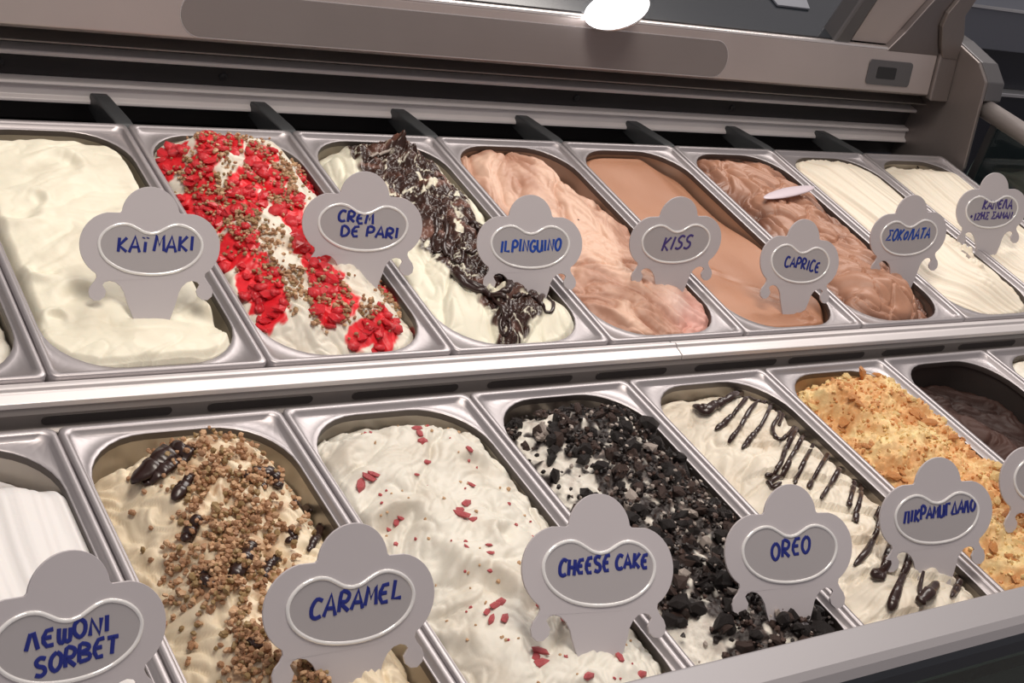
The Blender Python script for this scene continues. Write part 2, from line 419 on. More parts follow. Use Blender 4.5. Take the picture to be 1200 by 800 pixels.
# tub under the pans
cs(box('tub_floor', (XL, -0.42, -0.20), (XE, 0.60, -0.19), M['darkmetal']))
cs(box('tub_back', (XL, 0.50, -0.19), (XR, 0.51, 0.10), M['darkmetal']))
cs(box('tub_end', (XL - 0.01, -0.42, -0.19), (XL, 0.60, -0.02), M['darkmetal']))
cs(box('cabinet_body', (XL, -0.44, -0.95), (XE, 0.90, -0.21), M['railface'], bev=0.004))
# rail along the front of the back row, in two lengths that meet at a seam
railprof = [(-0.0004, -0.020), (-0.0004, -0.0030), (-0.0045, -0.0022), (-0.0075, 0.0008), (-0.0105, 0.0008), (-0.0120, -0.0016), (-0.0145, -0.0016), (-0.0225, -0.0030), (-0.0235, -0.0070), (-0.0215, -0.0080), (-0.018, -0.020)]
cs(extrude_x('middle_rail', railprof, XL, 0.5795, M['alu'], None, 0.0006))
cs(extrude_x('middle_rail', railprof, 0.5805, XE, M['alu'], None, 0.0006))
# stepped face under that rail, with a row of long round-ended slots
face = cs(extrude_x('step_panel', [(-0.0215, -0.0075), (-0.0245, -0.012), (-0.0255, -0.024), (-0.0295, -0.026), (-0.0300, -0.060), (-0.020, -0.060), (-0.018, -0.010)], XL, XE, M['stepmetal'], None, 0.0008))
x = XL + 0.03; slots = []
edges = [(-0.62, -0.50), (-0.46, -0.34), (-0.30, -0.19), (-0.155, -0.045), (-0.01, 0.085), (0.113, 0.20), (0.235, 0.335), (0.365, 0.455), (0.482, 0.565), (0.601, 0.708), (0.726, 0.836), (0.865, 0.965), (0.99, 1.09), (1.12, 1.22), (1.25, 1.35)]
for a, b in edges:
    n = 8; pts = []
    for k in range(n + 1): t = math.radians(90 + 180 * k / n); pts.append((a + 0.004 + 0.004 * math.cos(t), 0.004 * math.sin(t)))
    for k in range(n + 1): t = math.radians(-90 + 180 * k / n); pts.append((b - 0.004 + 0.004 * math.cos(t), 0.004 * math.sin(t)))
    m = len(pts); vs = [(p[0], -0.02565, -0.0175 + p[1]) for p in pts] + [(p[0], -0.0235, -0.0175 + p[1]) for p in pts]
    fs = [tuple(range(m))] + [(i, (i + 1) % m, m + (i + 1) % m, m + i) for i in range(m)] + [tuple(range(2 * m - 1, m - 1, -1))]
    s_ = fix_normals(mesh_obj('slot', vs, fs, M['slot'], None)); s_.parent = face
# channel behind the back row
cs(extrude_x('rear_channel', [(0.372, -0.05), (0.372, -0.022), (0.376, -0.045), (0.4615, -0.070), (0.4615, -0.08), (0.372, -0.08)], XL, XR, M['black'], None))
strip = cs(extrude_x('rear_strip', [(0.4460, -0.0235), (0.4450, -0.0225), (0.4460, -0.0200), (0.4510, -0.0175), (0.4535, -0.0090), (0.4500, -0.0075), (0.4495, -0.0055), (0.4520, -0.0035), (0.462, -0.0030), (0.462, -0.0235)], XL, XR, M['strip'], None, 0.0006))
cs(extrude_x('rear_wall', [(0.462, -0.05), (0.462, 0.021), (0.470, 0.022), (0.470, 0.10), (0.49, 0.10), (0.49, -0.05)], XL, XR, M['darkmetal'], None))
cs(extrude_x('rear_ledge', [(0.4545, 0.0215), (0.4530, 0.0225), (0.4530, 0.0255), (0.4545, 0.0265), (0.470, 0.0270), (0.470, 0.0210)], XL, XR, M['strip'], None, 0.0006))
cs(extrude_x('rear_ledge', [(0.444, 0.040), (0.444, 0.042), (0.470, 0.046), (0.470, 0.038)], XL, XR, M['stepmetal'], None, 0.0006))
for k in range(-3, 8):       # support bars carrying the pan rims, sloping down to the strip
    x = PW * k
    vs = []
    w = 0.0085
    prof = [(0.366, -0.0065), (0.371, -0.0015), (0.380, -0.0020), (0.440, -0.0110), (0.4520, -0.0135), (0.4520, -0.030), (0.366, -0.030)]
    cs(extrude_x('support_bar', prof, x - w, x + w, M['bar'], None, 0.0016))
for xx in (0.075, 0.30, 0.76, 1.02):
    v, f = tube_geo([(xx, 0.4625, 0.008), (xx, 0.4605, 0.008)], 0.0045, 14); cs(mesh_obj('rubber_stop', v, f, M['black'], None, True))

# canopy
cprof = [(0.4215, 0.0665), (0.4203, 0.0682), (0.4366, 0.1205), (0.4385, 0.1232), (0.4440, 0.1240), (0.475, 0.1240), (0.475, 0.0600), (0.432, 0.0600)]
can = cs(extrude_x('canopy_panel', cprof, XL, 1.332, M['canopy'], None, 0.0012))
can_lip = extrude_x('canopy_lip', [(0.4367, 0.1222), (0.4385, 0.1246), (0.4415, 0.1252), (0.4425, 0.1240), (0.4385, 0.1215)], XL, 1.332, M['canopyedge'], None, 0.0004); can_lip.parent = can
def rr_plate(name, x0, x1, z0, z1, off, th, r, mat, parent, n=8):
    fy = lambda z: 0.4203 + (z - 0.0682) * 0.3117 - off
    pts = [(p[0], p[1]) for p in rrect((x0 + x1) / 2, (z0 + z1) / 2, (x1 - x0) / 2, (z1 - z0) / 2, r, n)]
    m = len(pts); vs = [(p[0], fy(p[1]), p[1]) for p in pts] + [(p[0], fy(p[1]) + th, p[1]) for p in pts]
    fs = [tuple(range(m))] + [(i, (i + 1) % m, m + (i + 1) % m, m + i) for i in range(m)] + [tuple(range(2 * m - 1, m - 1, -1))]
    o = fix_normals(mesh_obj(name, vs, fs, mat, None)); o.parent = parent; return o
rr_plate('inset_edge', 0.2250, 0.9400, 0.0690, 0.1130, 0.0004, 0.003, 0.0220, M['canopyedge'], can)
rr_plate('inset_plate', 0.2258, 0.9392, 0.0698, 0.1122, 0.0007, 0.003, 0.0212, M['inset'], can)
sk = rr_plate('socket', 1.197, 1.285, 0.0765, 0.1080, 0.0016, 0.004, 0.005, M['endface'], can)
sk['label'] = 'dark rectangular socket'
rr_plate('socket_button', 1.215, 1.253, 0.0850, 0.1000, 0.0022, 0.002, 0.002, M['black'], can)
# canopy end block
cs(extrude_x('canopy_end', [(0.413, 0.062), (0.4345, 0.130), (0.475, 0.130), (0.475, 0.062)], 1.3335, 1.371, M['endpanel'], None, 0.002))
# sloped dark glass lid above the canopy, with its frame bars
lid = cs(extrude_x('dark_glass_lid', [(0.446, 0.1200), (0.446, 0.1262), (1.05, 0.262), (1.05, 0.257)], XL, 1.24, M['gloss'], None))
def strip3(name, pts, w, th, mat):     # a flat bar lying along a 3-point line
    v, f = tube_geo(pts, w, 4, th); return cs(mesh_obj(name, v, f, mat, None))

# end panel of the case and what stands on it
ep = [(0.338, -0.03), (0.336, 0.0), (0.3725, 0.116), (0.398, 0.133), (0.452, 0.140), (0.50, 0.140), (0.50, -0.05), (0.40, -0.05)]
cs(extrude_x('end_panel', ep, 1.372, 1.378, M['endpanel'], None, 0.0015))
cs(extrude_x('end_panel_block', [(0.3640, 0.092), (0.3722, 0.1165), (0.398, 0.134), (0.452, 0.141), (0.50, 0.141), (0.50, -0.05), (0.42, -0.05), (0.40, 0.06)], 1.3785, 1.414, M['endface'], None, 0.0015))

def xz_plate(name, pts, y0, y1, mat, parent=None, bev=0.0015):
    m = len(pts); vs = [(p[0], y0, p[1]) for p in pts] + [(p[0], y1, p[1]) for p in pts]
    fs = [tuple(range(m))] + [(i, (i + 1) % m, m + (i + 1) % m, m + i) for i in range(m)] + [tuple(range(2 * m - 1, m - 1, -1))]
    o = fix_normals(mesh_obj(name, vs, fs, mat, None))
    if bev: bevel(o, bev)
    return o
arm = cs(xz_plate('lid_arm', [(1.160, 0.120), (1.230, 0.120), (1.268, 0.197), (1.30, 0.262), (1.20, 0.262), (1.175, 0.192)], 0.446, 0.475, M['canopy']))
xz_plate('arm_seal', [(1.153, 0.120), (1.162, 0.120), (1.178, 0.19), (1.206, 0.262), (1.194, 0.262), (1.168, 0.19)], 0.447, 0.474, M['black']).parent = arm
xz_plate('arm_strut', [(1.122, 0.120), (1.153, 0.120), (1.168, 0.19), (1.194, 0.262), (1.150, 0.262), (1.138, 0.185)], 0.440, 0.470, M['endface'], bev=0.004).parent = arm
ebl = cs(xz_plate('hinge_plate', [(1.226, 0.120), (1.336, 0.120), (1.320, 0.138), (1.302, 0.165), (1.300, 0.185), (1.312, 0.215), (1.34, 0.262), (1.30, 0.262), (1.272, 0.205), (1.245, 0.150)], 0.436, 0.462, M['endcap']))
cs(xz_plate('hinge_side', [(1.337, 0.120), (1.368, 0.120), (1.358, 0.155), (1.338, 0.185), (1.345, 0.215), (1.37, 0.262), (1.342, 0.262), (1.3135, 0.215), (1.3015, 0.185), (1.3035, 0.165), (1.3215, 0.138)], 0.430, 0.462, M['endpanel'], bev=0.001))
cs(fix_normals(mesh_obj('lid_wedge', [(1.06, .50, .1392), (1.12, .50, .1392), (1.20, .70, .1845), (1.05, .70, .1845), (1.06, .50, .1415), (1.12, .50, .1415), (1.20, .70, .1868), (1.05, .70, .1868)],
   [(0, 1, 2, 3), (4, 5, 6, 7), (0, 1, 5, 4), (1, 2, 6, 5), (2, 3, 7, 6), (3, 0, 4, 7)], M['bluegrey'], None)))  # pale wedge-shaped sheet added on top of the dark lid
# side handrail and its green glass
v, f = tube_geo([(1.395, 0.385, 0.0775), (1.395, 0.20, 0.086), (1.395, -0.39, 0.086)], 0.0135, 16)
cs(mesh_obj('handrail', v, f, M['tube'], None, True))
cs(box('side_glass', (1.391, -0.38, -0.03), (1.397, 0.340, 0.074), M['glass']))
cs(box('side_ledge', (1.3725, -0.41, -0.06), (1.41, 0.336, -0.031), M['darkmetal'], bev=0.001))
cs(extrude_x('side_seal', [(0.322, -0.03), (0.334, -0.03), (0.344, 0.08), (0.334, 0.08)], 1.388, 1.391, M['black'], None))
# front rail and glass
fr = [(-0.373, 0.0120), (-0.3725, 0.0285), (-0.3740, 0.0300), (-0.3990, 0.0310), (-0.4050, 0.0290), (-0.4100, 0.0240), (-0.4120, 0.0170), (-0.4125, 0.0020), (-0.4095, 0.0020), (-0.4095, 0.0120)]
def two_mat_rail():
    o = extrude_x('front_rail', fr, XL, 1.41, M['rail'], None)
    o.data.materials.append(M['railface'])
    for p in o.data.polygons:
        if p.center.y < -0.4095 and abs(p.normal.x) < 0.5: p.material_index = 1
    for p in o.data.polygons: p.use_smooth = False
    return o
cs(bevel(two_mat_rail(), 0.0015, 3))
cs(box('front_glass', (XL, -0.4118, -0.20), (1.41, -0.4060 - 0.0035, 0.0018), M['glass']))
cs(box('tub_front', (XL, -0.4088, -0.19), (1.37, -0.4082, -0.022), M['darkmetal']))

# the counter behind, seen past the end panel
bc = empty('back_counter', 'blue-grey service counter with a pale metal edge, far behind the end panel', 'counter', (3.6, 1.6, -0.95))
def bcp(o): o.parent = bc; o.matrix_parent_inverse = Matrix.Translation((-3.6, -1.6, 0.95)); return o
bcp(box('counter_top', (2.3, 1.60, -0.345), (5.2, 2.3, -0.222), M['bluegrey'], bev=0.004))
bcp(box('counter_edge', (2.3, 1.595, -0.226), (5.2, 1.60, -0.219), M['alight']))
bcp(box('counter_recess', (2.3, 1.63, -0.47), (5.2, 2.3, -0.346), M['navy']))
bcp(box('counter_shelf', (2.3, 1.60, -0.484), (5.2, 2.3, -0.472), M['alight'], bev=0.002))
bcp(box('counter_base', (2.3, 1.62, -0.95), (5.2, 2.3, -0.486), M['navy']))

# ceiling-light reflection, put in as a glowing disc on an added stem
lp = empty('light_reflection', 'glaring white light reflection, modelled as a glowing disc at the top edge of the silver canopy', 'glare', (0.739, 0.421, 0.1380), (-0.10, -0.60, 0))
lp.scale = (0.98, 0.98, 0.98)
def lathe(name, prof, mat, parent, n=28):
    vs = []; fs = []
    for r, z in prof:
        for k in range(n): a = 2 * math.pi * k / n; vs.append((r * math.cos(a), r * math.sin(a), z))
    for j in range(len(prof) - 1):
        for k in range(n): k2 = (k + 1) % n; fs.append((j * n + k, j * n + k2, (j + 1) * n + k2, (j + 1) * n + k))
    fs.append(tuple(range(n))[::-1]); fs.append(tuple((len(prof) - 1) * n + k for k in range(n)))
    return fix_normals(mesh_obj(name, vs, fs, mat, parent, smooth=True))
d1 = lathe('glare_disc', [(0.036, 0.0045), (0.0385, 0.006), (0.0385, 0.008), (0.034, 0.0095), (0.02, 0.0105), (0.002, 0.0107)], M['glare'], lp)
d3 = lathe('added_disc_stem', [(0.006, -0.014), (0.006, 0.001)], M['alight'], lp, 12)
d2 = lathe('glare_disc_back', [(0.030, 0.0), (0.036, 0.001), (0.036, 0.0044)], M['alight'], lp)

# ------------------------------------------------------------------ pans
GB = 'gelato pans of the back row'; GF = 'gelato pans of the front row'
back_names = {-1: 'satin steel pan cut by the left edge, back row, beside the plain white gelato', 0: 'satin steel pan holding the plain off-white gelato, back row',
    1: 'satin steel pan holding white gelato with red jelly, back row', 2: 'satin steel pan holding white gelato with dark chocolate ripple, back row',
    3: 'satin steel pan holding pinkish beige folded gelato, back row', 4: 'satin steel pan holding the smooth flat light brown gelato, back row',
    5: 'satin steel pan holding the folded milk chocolate gelato, back row', 6: 'satin steel pan holding ridged white gelato next to the milk chocolate one',
    7: 'satin steel pan holding white gelato at the right end of the back row'}
front_names = {-1: 'satin steel pan holding the ridged white sorbet, bottom left of the front row', 0: 'satin steel pan holding cream gelato under nut crumbs, front row',
    1: 'satin steel pan holding white gelato with pink fruit bits, front row', 2: 'satin steel pan holding gelato under dark cookie chunks, front row',
    3: 'satin steel pan holding white gelato with chocolate zigzag, front row', 4: 'satin steel pan holding amber crumbly gelato, front row',
    5: 'satin steel pan holding the very dark chocolate gelato, front row', 6: 'satin steel pan at the right edge of the front row, past the dark chocolate one'}
for k, l in back_names.items(): make_pan('back', k, l, GB)
for k, l in front_names.items():
    pn = make_pan('front', k, l, GF)
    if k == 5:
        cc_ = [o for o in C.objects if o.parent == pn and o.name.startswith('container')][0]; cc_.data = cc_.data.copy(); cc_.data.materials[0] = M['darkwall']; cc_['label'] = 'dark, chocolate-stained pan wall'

IG = 'ice creams in the display'
WHITE = (0.82, 0.77, 0.65); CREAMY = (0.83, 0.76, 0.58)

# --- back row -1 (a sliver at the left edge)
P = Pan('back', -1)
cream_surface(P, lambda x, y: -0.014 + 0.004 * folds(x, y, 0.03, 50), lambda x, y, z: mixc((0.80, 0.76, 0.66), (0.78, 0.73, 0.62), 0 * x),
    'pale cream gelato cut by the left edge of the back row', IG, nx=50, ny=100)

# --- back row 0: plain off-white
P = Pan('back', 0)
def Hk(x, y):
    e = edge_dist(x, y)
    h = -0.0075 + 0.0075 * scoops(x, y, 0.075, 21, 2.2, 1.4) + 0.0030 * folds(x, y, 0.060, 22, 0.5)
    h += 0.0004 * fbm(x * 90, y * 90, 3, 2) + 0.0010 * perlin(x * 55, y * 40, 24)
    for (u, w, rad, a0, am) in ((52, 318, .013, -2.2, .006), (70, 195, .020, 0.6, .005), (35, 238, .014, 0.2, .004), (100, 352, .022, 1.8, .005), (66, 370, .009, 1.2, .004), (165, 262, .02, 1.4, .004), (240, 375, .022, 0.4, .006), (150, 385, .03, 2.0, .004), (20, 250, .02, -1.4, .005)):
        c0 = P.at(u, w, -0.004); h = h + am * curl(x, y, c0[0], c0[1], rad, a0)
    h = h + 0.012 * gau(x, y, 0.09, 0.03, 0.05, 0.03) + 0.006 * gau(x, y, 0.075, 0.20, 0.05, 0.1)
    gap = sstep(0.335, 0.352, y) + sstep(0.150, 0.158, x) * sstep(0.02, 0.05, y) * 0.8
    return np.minimum(h, 0.006) - 0.022 * np.clip(gap, 0, 1) - 0.010 * (1 - sstep(0.0, 0.010, e)) * sstep(0.05, 0.10, y)
cream_surface(P, Hk, lambda x, y, z: mixc((0.86, 0.82, 0.67), (0.76, 0.71, 0.57), sstep(-0.2, 0.9, fbm(x * 18, y * 18, 4, 3))),
    'plain off-white gelato in broad spatula dabs, first full pan of the back row', IG, nx=130, ny=270)

# --- back row 1: white with red jelly
P1 = Pan('back', 1)
def Hr(x, y):
    e = edge_dist(x, y)
    h = -0.012 + 0.024 * sstep(0, 0.045, e) + 0.007 * folds(x, y, 0.036, 31, 2.2, 1.6) + 0.006 * scoops(x, y, 0.042, 33, 2.0)
    h += 0.0003 * fbm(x * 160, y * 160, 9, 2) + 0.010 * gau(x, y, 0.085, 0.30, 0.05, 0.05)
    return h
zr = lambda X, Y: (180 + X / 2.856, 140 + Y / 2.856)
red = [(65, 125, 40, 48), (165, 145, 46, 36), (190, 70, 45, 35), (240, 90, 50, 35), (305, 62, 55, 42), (360, 130, 50, 36), (315, 200, 55, 36), (150, 260, 50, 46),
       (190, 300, 40, 40), (300, 290, 70, 40), (400, 210, 40, 36), (490, 160, 28, 25), (520, 210, 45, 35), (560, 235, 30, 20), (450, 290, 50, 45), (470, 340, 40, 34), (505, 420, 34, 45), (540, 480, 40, 45),
       (590, 520, 40, 55), (215, 350, 40, 34), (280, 430, 55, 50), (330, 530, 50, 55), (375, 570, 46, 46), (400, 640, 42, 42), (610, 610, 70, 54),
       (690, 725, 42, 28), (775, 690, 46, 50), (795, 565, 32, 42), (872, 660, 22, 38), (795, 505, 20, 12), (540, 240, 36, 26), (255, 240, 20, 16)]
rl = []
for X, Y, rx, ry in [(a, b, c * 1.18, d * 1.18) for a, b, c, d in red]:
    c0 = P1.at(*zr(X, Y), Hr); cx = P1.at(*zr(X + rx, Y), float(c0[2])); cy = P1.at(*zr(X, Y + ry), float(c0[2]))
    rl.append((c0[:2], (cx - c0)[:2], (cy - c0)[:2]))
def redmask(x, y):
    m = np.zeros(np.shape(x))
    wx = x + 0.004 * perlin(x * 110, y * 110, 71); wy = y + 0.004 * perlin(x * 110, y * 110, 72)
    for c0, ax, ay in rl:
        A = np.linalg.inv(np.array([[ax[0], ay[0]], [ax[1], ay[1]]])); dx = wx - c0[0]; dy = wy - c0[1]
        m = np.maximum(m, 1 - (A[0, 0] * dx + A[0, 1] * dy) ** 2 - (A[1, 0] * dx + A[1, 1] * dy) ** 2)
    return m
def Cr(x, y, z):
    c = mixc((0.84, 0.79, 0.68), (0.74, 0.66, 0.54), sstep(0, 0.9, fbm(x * 40, y * 40, 7, 3)))
    m = sstep(0.0, 0.22, redmask(x, y)); return c * (1 - m[..., None]) + np.array((0.85, 0.02, 0.032)) * m[..., None]
ic = cream_surface(P1, Hr, Cr, 'white gelato covered with glossy red jelly and nut crumbs', IG, nx=130, ny=260)
jm = [lump_mesh('jelly_lump', M['jelly'], s, 1, 0.26, (1, 0.85, 0.42), s < 3) for s in range(6)]
cnt = 0; r_ = random.Random(5)
for c0, ax, ay in rl:
    area_ = abs(ax[0] * ay[1] - ax[1] * ay[0]) * math.pi
    for _ in range(max(2, int(area_ / 0.000105))):
        t = r_.uniform(0, 6.28); q = math.sqrt(r_.random()) * 0.95
        x = c0[0] + q * (ax[0] * math.cos(t) + ay[0] * math.sin(t)); y = c0[1] + q * (ax[1] * math.cos(t) + ay[1] * math.sin(t))
        if edge_dist(x, y) < 0.002 or cnt >= 298: continue
        z = float(Hr(np.array([x]), np.array([y]))[0]); s = r_.uniform(0.0042, 0.0082)
        put('red_jelly', r_.choice(jm), ic, (x, y, z + s * 0.22), s, (r_.uniform(-.4, .4), r_.uniform(-.4, .4), r_.uniform(0, 6.28))); cnt += 1
band = [(130, 150, 45), (160, 60, 30), (250, 60, 60), (350, 100, 50), (430, 150, 40), (230, 130, 30), (220, 240, 40), (330, 190, 30), (270, 300, 60), (180, 280, 40), (460, 240, 60), (420, 280, 30), (330, 370, 50), (400, 400, 50), (260, 350, 50), (290, 420, 40), (500, 190, 40), (380, 500, 40), (470, 540, 55), (500, 600, 50), (470, 520, 30), (610, 560, 45), (560, 590, 30),
        (640, 650, 30), (760, 560, 35), (800, 620, 45), (840, 650, 25), (740, 640, 30), (700, 640, 20), (540, 680, 14), (120, 200, 40), (300, 330, 40), (430, 190, 40)]
items = []
for X, Y, r0 in band:
    c0 = P1.at(*zr(X, Y), Hr)
    for _ in range(int(r0 * 1.15)):
        x = c0[0] + r_.gauss(0, r0 * 0.00017); y = c0[1] + r_.gauss(0, r0 * 0.00026)
        if edge_dist(x, y) < 0.004: continue
        z = float(Hr(np.array([x]), np.array([y]))[0]); items.append((x, y, z + 0.0010 + r_.random() * 0.0028, r_.uniform(0.0012, 0.0025), r_.choice((0, 0, 1, 2))))
stuff('nut_crumbs', ic, items, [M['nut'], M['nutlight'], M['nutgreen']], 1)

# --- back row 2: white with chocolate ripple
P2 = Pan('back', 2)
bandpx = [(430, 172, 26), (462, 172, 52), (490, 215, 66), (520, 255, 56), (560, 300, 50), (600, 345, 36), (603, 385, 14)]
bl = []
for u, w, hw in bandpx:
    p = P2.at(u, w, 0.008); bl.append((p[0], p[1], hw / 1150))
tuft = P2.at(470, 166, 0.018)
def Hp(x, y):
    e = edge_dist(x, y); m = np.clip(1.1 - poly_dist(x, y, bl), 0, 1)
    h = -0.008 + 0.010 * sstep(0, 0.04, e) + 0.005 * folds(x, y, 0.04, 41, 1.2, 3)
    h += m ** 0.5 * (0.010 + 0.008 * folds(x, y, 0.024, 42, 0.8, 1.4, 1.0)) + 0.014 * gau(x, y, tuft[0], tuft[1], 0.016, 0.018) * (1 + 0.6 * perlin(x * 120, y * 120, 5))
    h += 0.010 * gau(x, y, 0.135, 0.045, 0.02, 0.03)
    return h - 0.010 * (1 - sstep(0, 0.02, e)) * sstep(0.25, 0.3, y)
def Cp(x, y, z):
    d = poly_dist(x + 0.006 * perlin(x * 70, y * 70, 8), y + 0.006 * perlin(x * 70, y * 70, 9), bl)
    wx = fbm(x * 24, y * 24, 15, 2); wy = fbm(x * 24 + 4, y * 24, 16, 2)
    n = perlin(x * 40 + wx * 0.9, y * 34 + wy * 0.9, 17)
    dark = sstep(1.05, 0.90, d) * (1 - 0.95 * sstep(0.40, 0.46, n) - 0.85 * sstep(0.05, 0.03, np.abs(n + 0.12)) * sstep(-0.1, 0.2, wx))
    dark = np.clip(dark, 0, 1)
    mid = sstep(-0.2, 0.6, perlin(x * 45 + wx, y * 45, 19))
    ch = mixc((0.040, 0.017, 0.012), (0.20, 0.095, 0.07), mid ** 2)
    base = mixc((0.86, 0.83, 0.68), (0.78, 0.72, 0.58), sstep(0, 0.9, fbm(x * 25, y * 25, 6, 3)))
    return base * (1 - dark[..., None]) + ch * dark[..., None]
ic = cream_surface(P2, Hp, Cp, 'white gelato with a thick dark chocolate ripple and a tuft at the back', IG, nx=130, ny=260)
za = lambda pts: [(380 + X / 3.077, 140 + Y / 3.077) for X, Y in pts]
for pts, r0 in [([(400, 340), (405, 400), (390, 440), (400, 480), (425, 470)], 0.0022), ([(425, 330), (440, 400), (430, 460), (450, 500)], 0.0026),
                ([(470, 450), (455, 480), (470, 510), (495, 515), (500, 480), (480, 450)], 0.0022), ([(520, 370), (560, 400), (560, 460), (520, 480), (500, 470)], 0.0024),
                ([(460, 560), (500, 590), (550, 620), (600, 640), (650, 655)], 0.0042), ([(560, 600), (600, 640), (640, 680), (650, 720), (640, 760)], 0.0030),
                ([(665, 650), (672, 690), (655, 720), (640, 745)], 0.0026), ([(640, 715), (632, 745), (645, 775), (665, 770), (668, 740), (650, 720)], 0.0024),
                ([(575, 610), (540, 600), (480, 570)], 0.0045), ([(620, 560), (655, 570), (668, 600), (650, 625), (600, 635)], 0.0034)]:
    ribbon('chocolate_strand', ic, P2, Hp, za(pts), r0, M['choc'])
z3 = lambda pts: [(400 + X / 3, 250 + Y / 3) for X, Y in pts]
for pts, r0 in [([(755, 240), (730, 270), (700, 300), (710, 330), (735, 350), (745, 320), (725, 295)], 0.0024), ([(600, 295), (640, 290), (665, 290), (690, 310)], 0.0022), ([(760, 240), (775, 265), (780, 300)], 0.0016)]:
    ribbon('chocolate_strand', ic, P2, Hp, z3(pts), r0, M['choc'])
ribbon('wafer_splinter', ic, P2, Hp, [(433, 185), (447, 182), (457, 179)], 0.0020, M['cookiecream'], 1.2, blob=False)

# --- back row 3: pinkish beige folds
P3 = Pan('back', 3)
def Hq(x, y):
    e = edge_dist(x, y); f = sstep(0.20, 0.10, y)
    h = -0.010 + 0.014 * sstep(0, 0.05, e) + (1 - f) * (0.008 * folds(x, y, 0.052, 51, 1.25, 2.6, 0.5)) + f * 0.009 * folds(x, y, 0.034, 52, 2.3, 2.4, 0.5)
    h += 0.004 * scoops(x, y, 0.045, 53, 1.9, 2.0) - 0.010 * gau(x, y, 0.088, 0.325, 0.007, 0.016, 0.3) + 0.006 * gau(x, y, 0.07, 0.335, 0.012) + 0.0007 * fbm(x * 120, y * 120, 5, 2)
    h -= 0.018 * sstep(0.110, 0.152, x) * sstep(0.24, 0.29, y)
    return h
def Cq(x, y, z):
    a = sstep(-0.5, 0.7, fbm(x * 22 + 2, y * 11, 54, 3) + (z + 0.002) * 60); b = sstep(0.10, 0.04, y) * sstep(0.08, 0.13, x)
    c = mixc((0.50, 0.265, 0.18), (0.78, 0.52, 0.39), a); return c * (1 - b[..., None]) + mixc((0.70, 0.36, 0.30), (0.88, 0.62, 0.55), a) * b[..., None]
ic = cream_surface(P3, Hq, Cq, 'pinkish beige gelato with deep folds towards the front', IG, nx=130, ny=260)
zq = lambda X, Y: (540 + X / 3.332, 160 + Y / 3.332)
bitm = [lump_mesh('bit', M['choc'], s, 1, 0.3, (1, .7, .6)) for s in (31, 32)]
for X, Y in ((460, 327), (690, 550), (520, 730)):
    p = P3.at(*zq(X, Y), Hq); put('chocolate_bit', bitm[0], ic, p, 0.0022)

# --- back row 4: smooth flat light brown
P4 = Pan('back', 4)
def Hc(x, y):
    e = edge_dist(x, y)
    h = -0.0105 + 0.0012 * fbm(x * 14, y * 10, 61, 2) + 0.004 * sstep(0.12, 0.02, y)
    for u, w, s in ((842, 318, 1), (893, 340, 1.2), (905, 350, 1)):
        c0 = cc[(u, w)]; h = h + 0.0028 * s * gau(x, y, c0[0], c0[1], 0.012, 0.004, 2.4) - 0.0026 * gau(x, y, c0[0] + 0.004, c0[1] - 0.005, 0.014, 0.004, 2.4)
    h += 0.004 * gau(x, y, 0.112, 0.03, 0.012, 0.01) * (1 + perlin(x * 150, y * 150, 3)) - 0.010 * sstep(0.125, 0.150, x) * sstep(0.06, 0.03, y) - 0.012 * sstep(0.110, 0.150, x) * sstep(0.15, 0.25, y)
    return h - 0.003 * gau(x, y, 0.09, 0.35, 0.08, 0.012)
cc = {(u, w): P4.at(u, w, -0.008) for u, w in ((842, 318), (893, 340), (905, 350))}
cream_surface(P4, Hc, lambda x, y, z: mixc((0.44, 0.205, 0.115), (0.50, 0.245, 0.145), sstep(-.5, .8, fbm(x * 9, y * 9, 62, 2))), 'smooth flat light brown gelato, levelled below its rim', IG, nx=100, ny=200)

# --- back row 5: milk chocolate folds
P5 = Pan('back', 5)
def Hs(x, y):
    e = edge_dist(x, y)
    h = -0.010 + 0.015 * sstep(0, 0.045, e) + 0.009 * folds(x, y, 0.050, 66, 2.0, 1.7, 0.5) + 0.008 * scoops(x, y, 0.062, 67, 2.5, 1.6)
    h += 0.010 * gau(x, y, 0.08, 0.06, 0.03, 0.045, 0.9) - 0.016 * gau(x, y, 0.140, 0.045, 0.016, 0.03) - 0.003 * (np.abs(perlin(x * 26, y * 16, 68)) < 0.05)
    h -= 0.008 * gau(x, y, 0.02, 0.24, 0.02, 0.03)
    return h
ic = cream_surface(P5, Hs, lambda x, y, z: mixc((0.17, 0.07, 0.045), (0.46, 0.235, 0.15), sstep(-0.018, 0.006, z + 0.004 * fbm(x * 20, y * 20, 69, 2))), 'milk chocolate brown gelato with big folds and a modelled pale lilac light reflection', IG, nx=130, ny=260)
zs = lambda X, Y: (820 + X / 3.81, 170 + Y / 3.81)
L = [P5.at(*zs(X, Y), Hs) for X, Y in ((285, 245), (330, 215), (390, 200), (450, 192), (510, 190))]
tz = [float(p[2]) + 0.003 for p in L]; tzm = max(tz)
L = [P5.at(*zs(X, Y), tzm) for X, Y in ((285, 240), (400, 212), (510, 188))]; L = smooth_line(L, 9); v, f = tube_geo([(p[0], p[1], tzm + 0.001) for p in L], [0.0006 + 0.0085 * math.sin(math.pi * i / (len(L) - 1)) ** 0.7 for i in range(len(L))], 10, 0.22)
sm = mesh_obj('light_glint', v, f, M['lilac'], ic, True); sm['label'] = 'light reflection modelled as a pale lilac sliver across the folds'  # light reflected in glass, put in as a pale lilac sliver

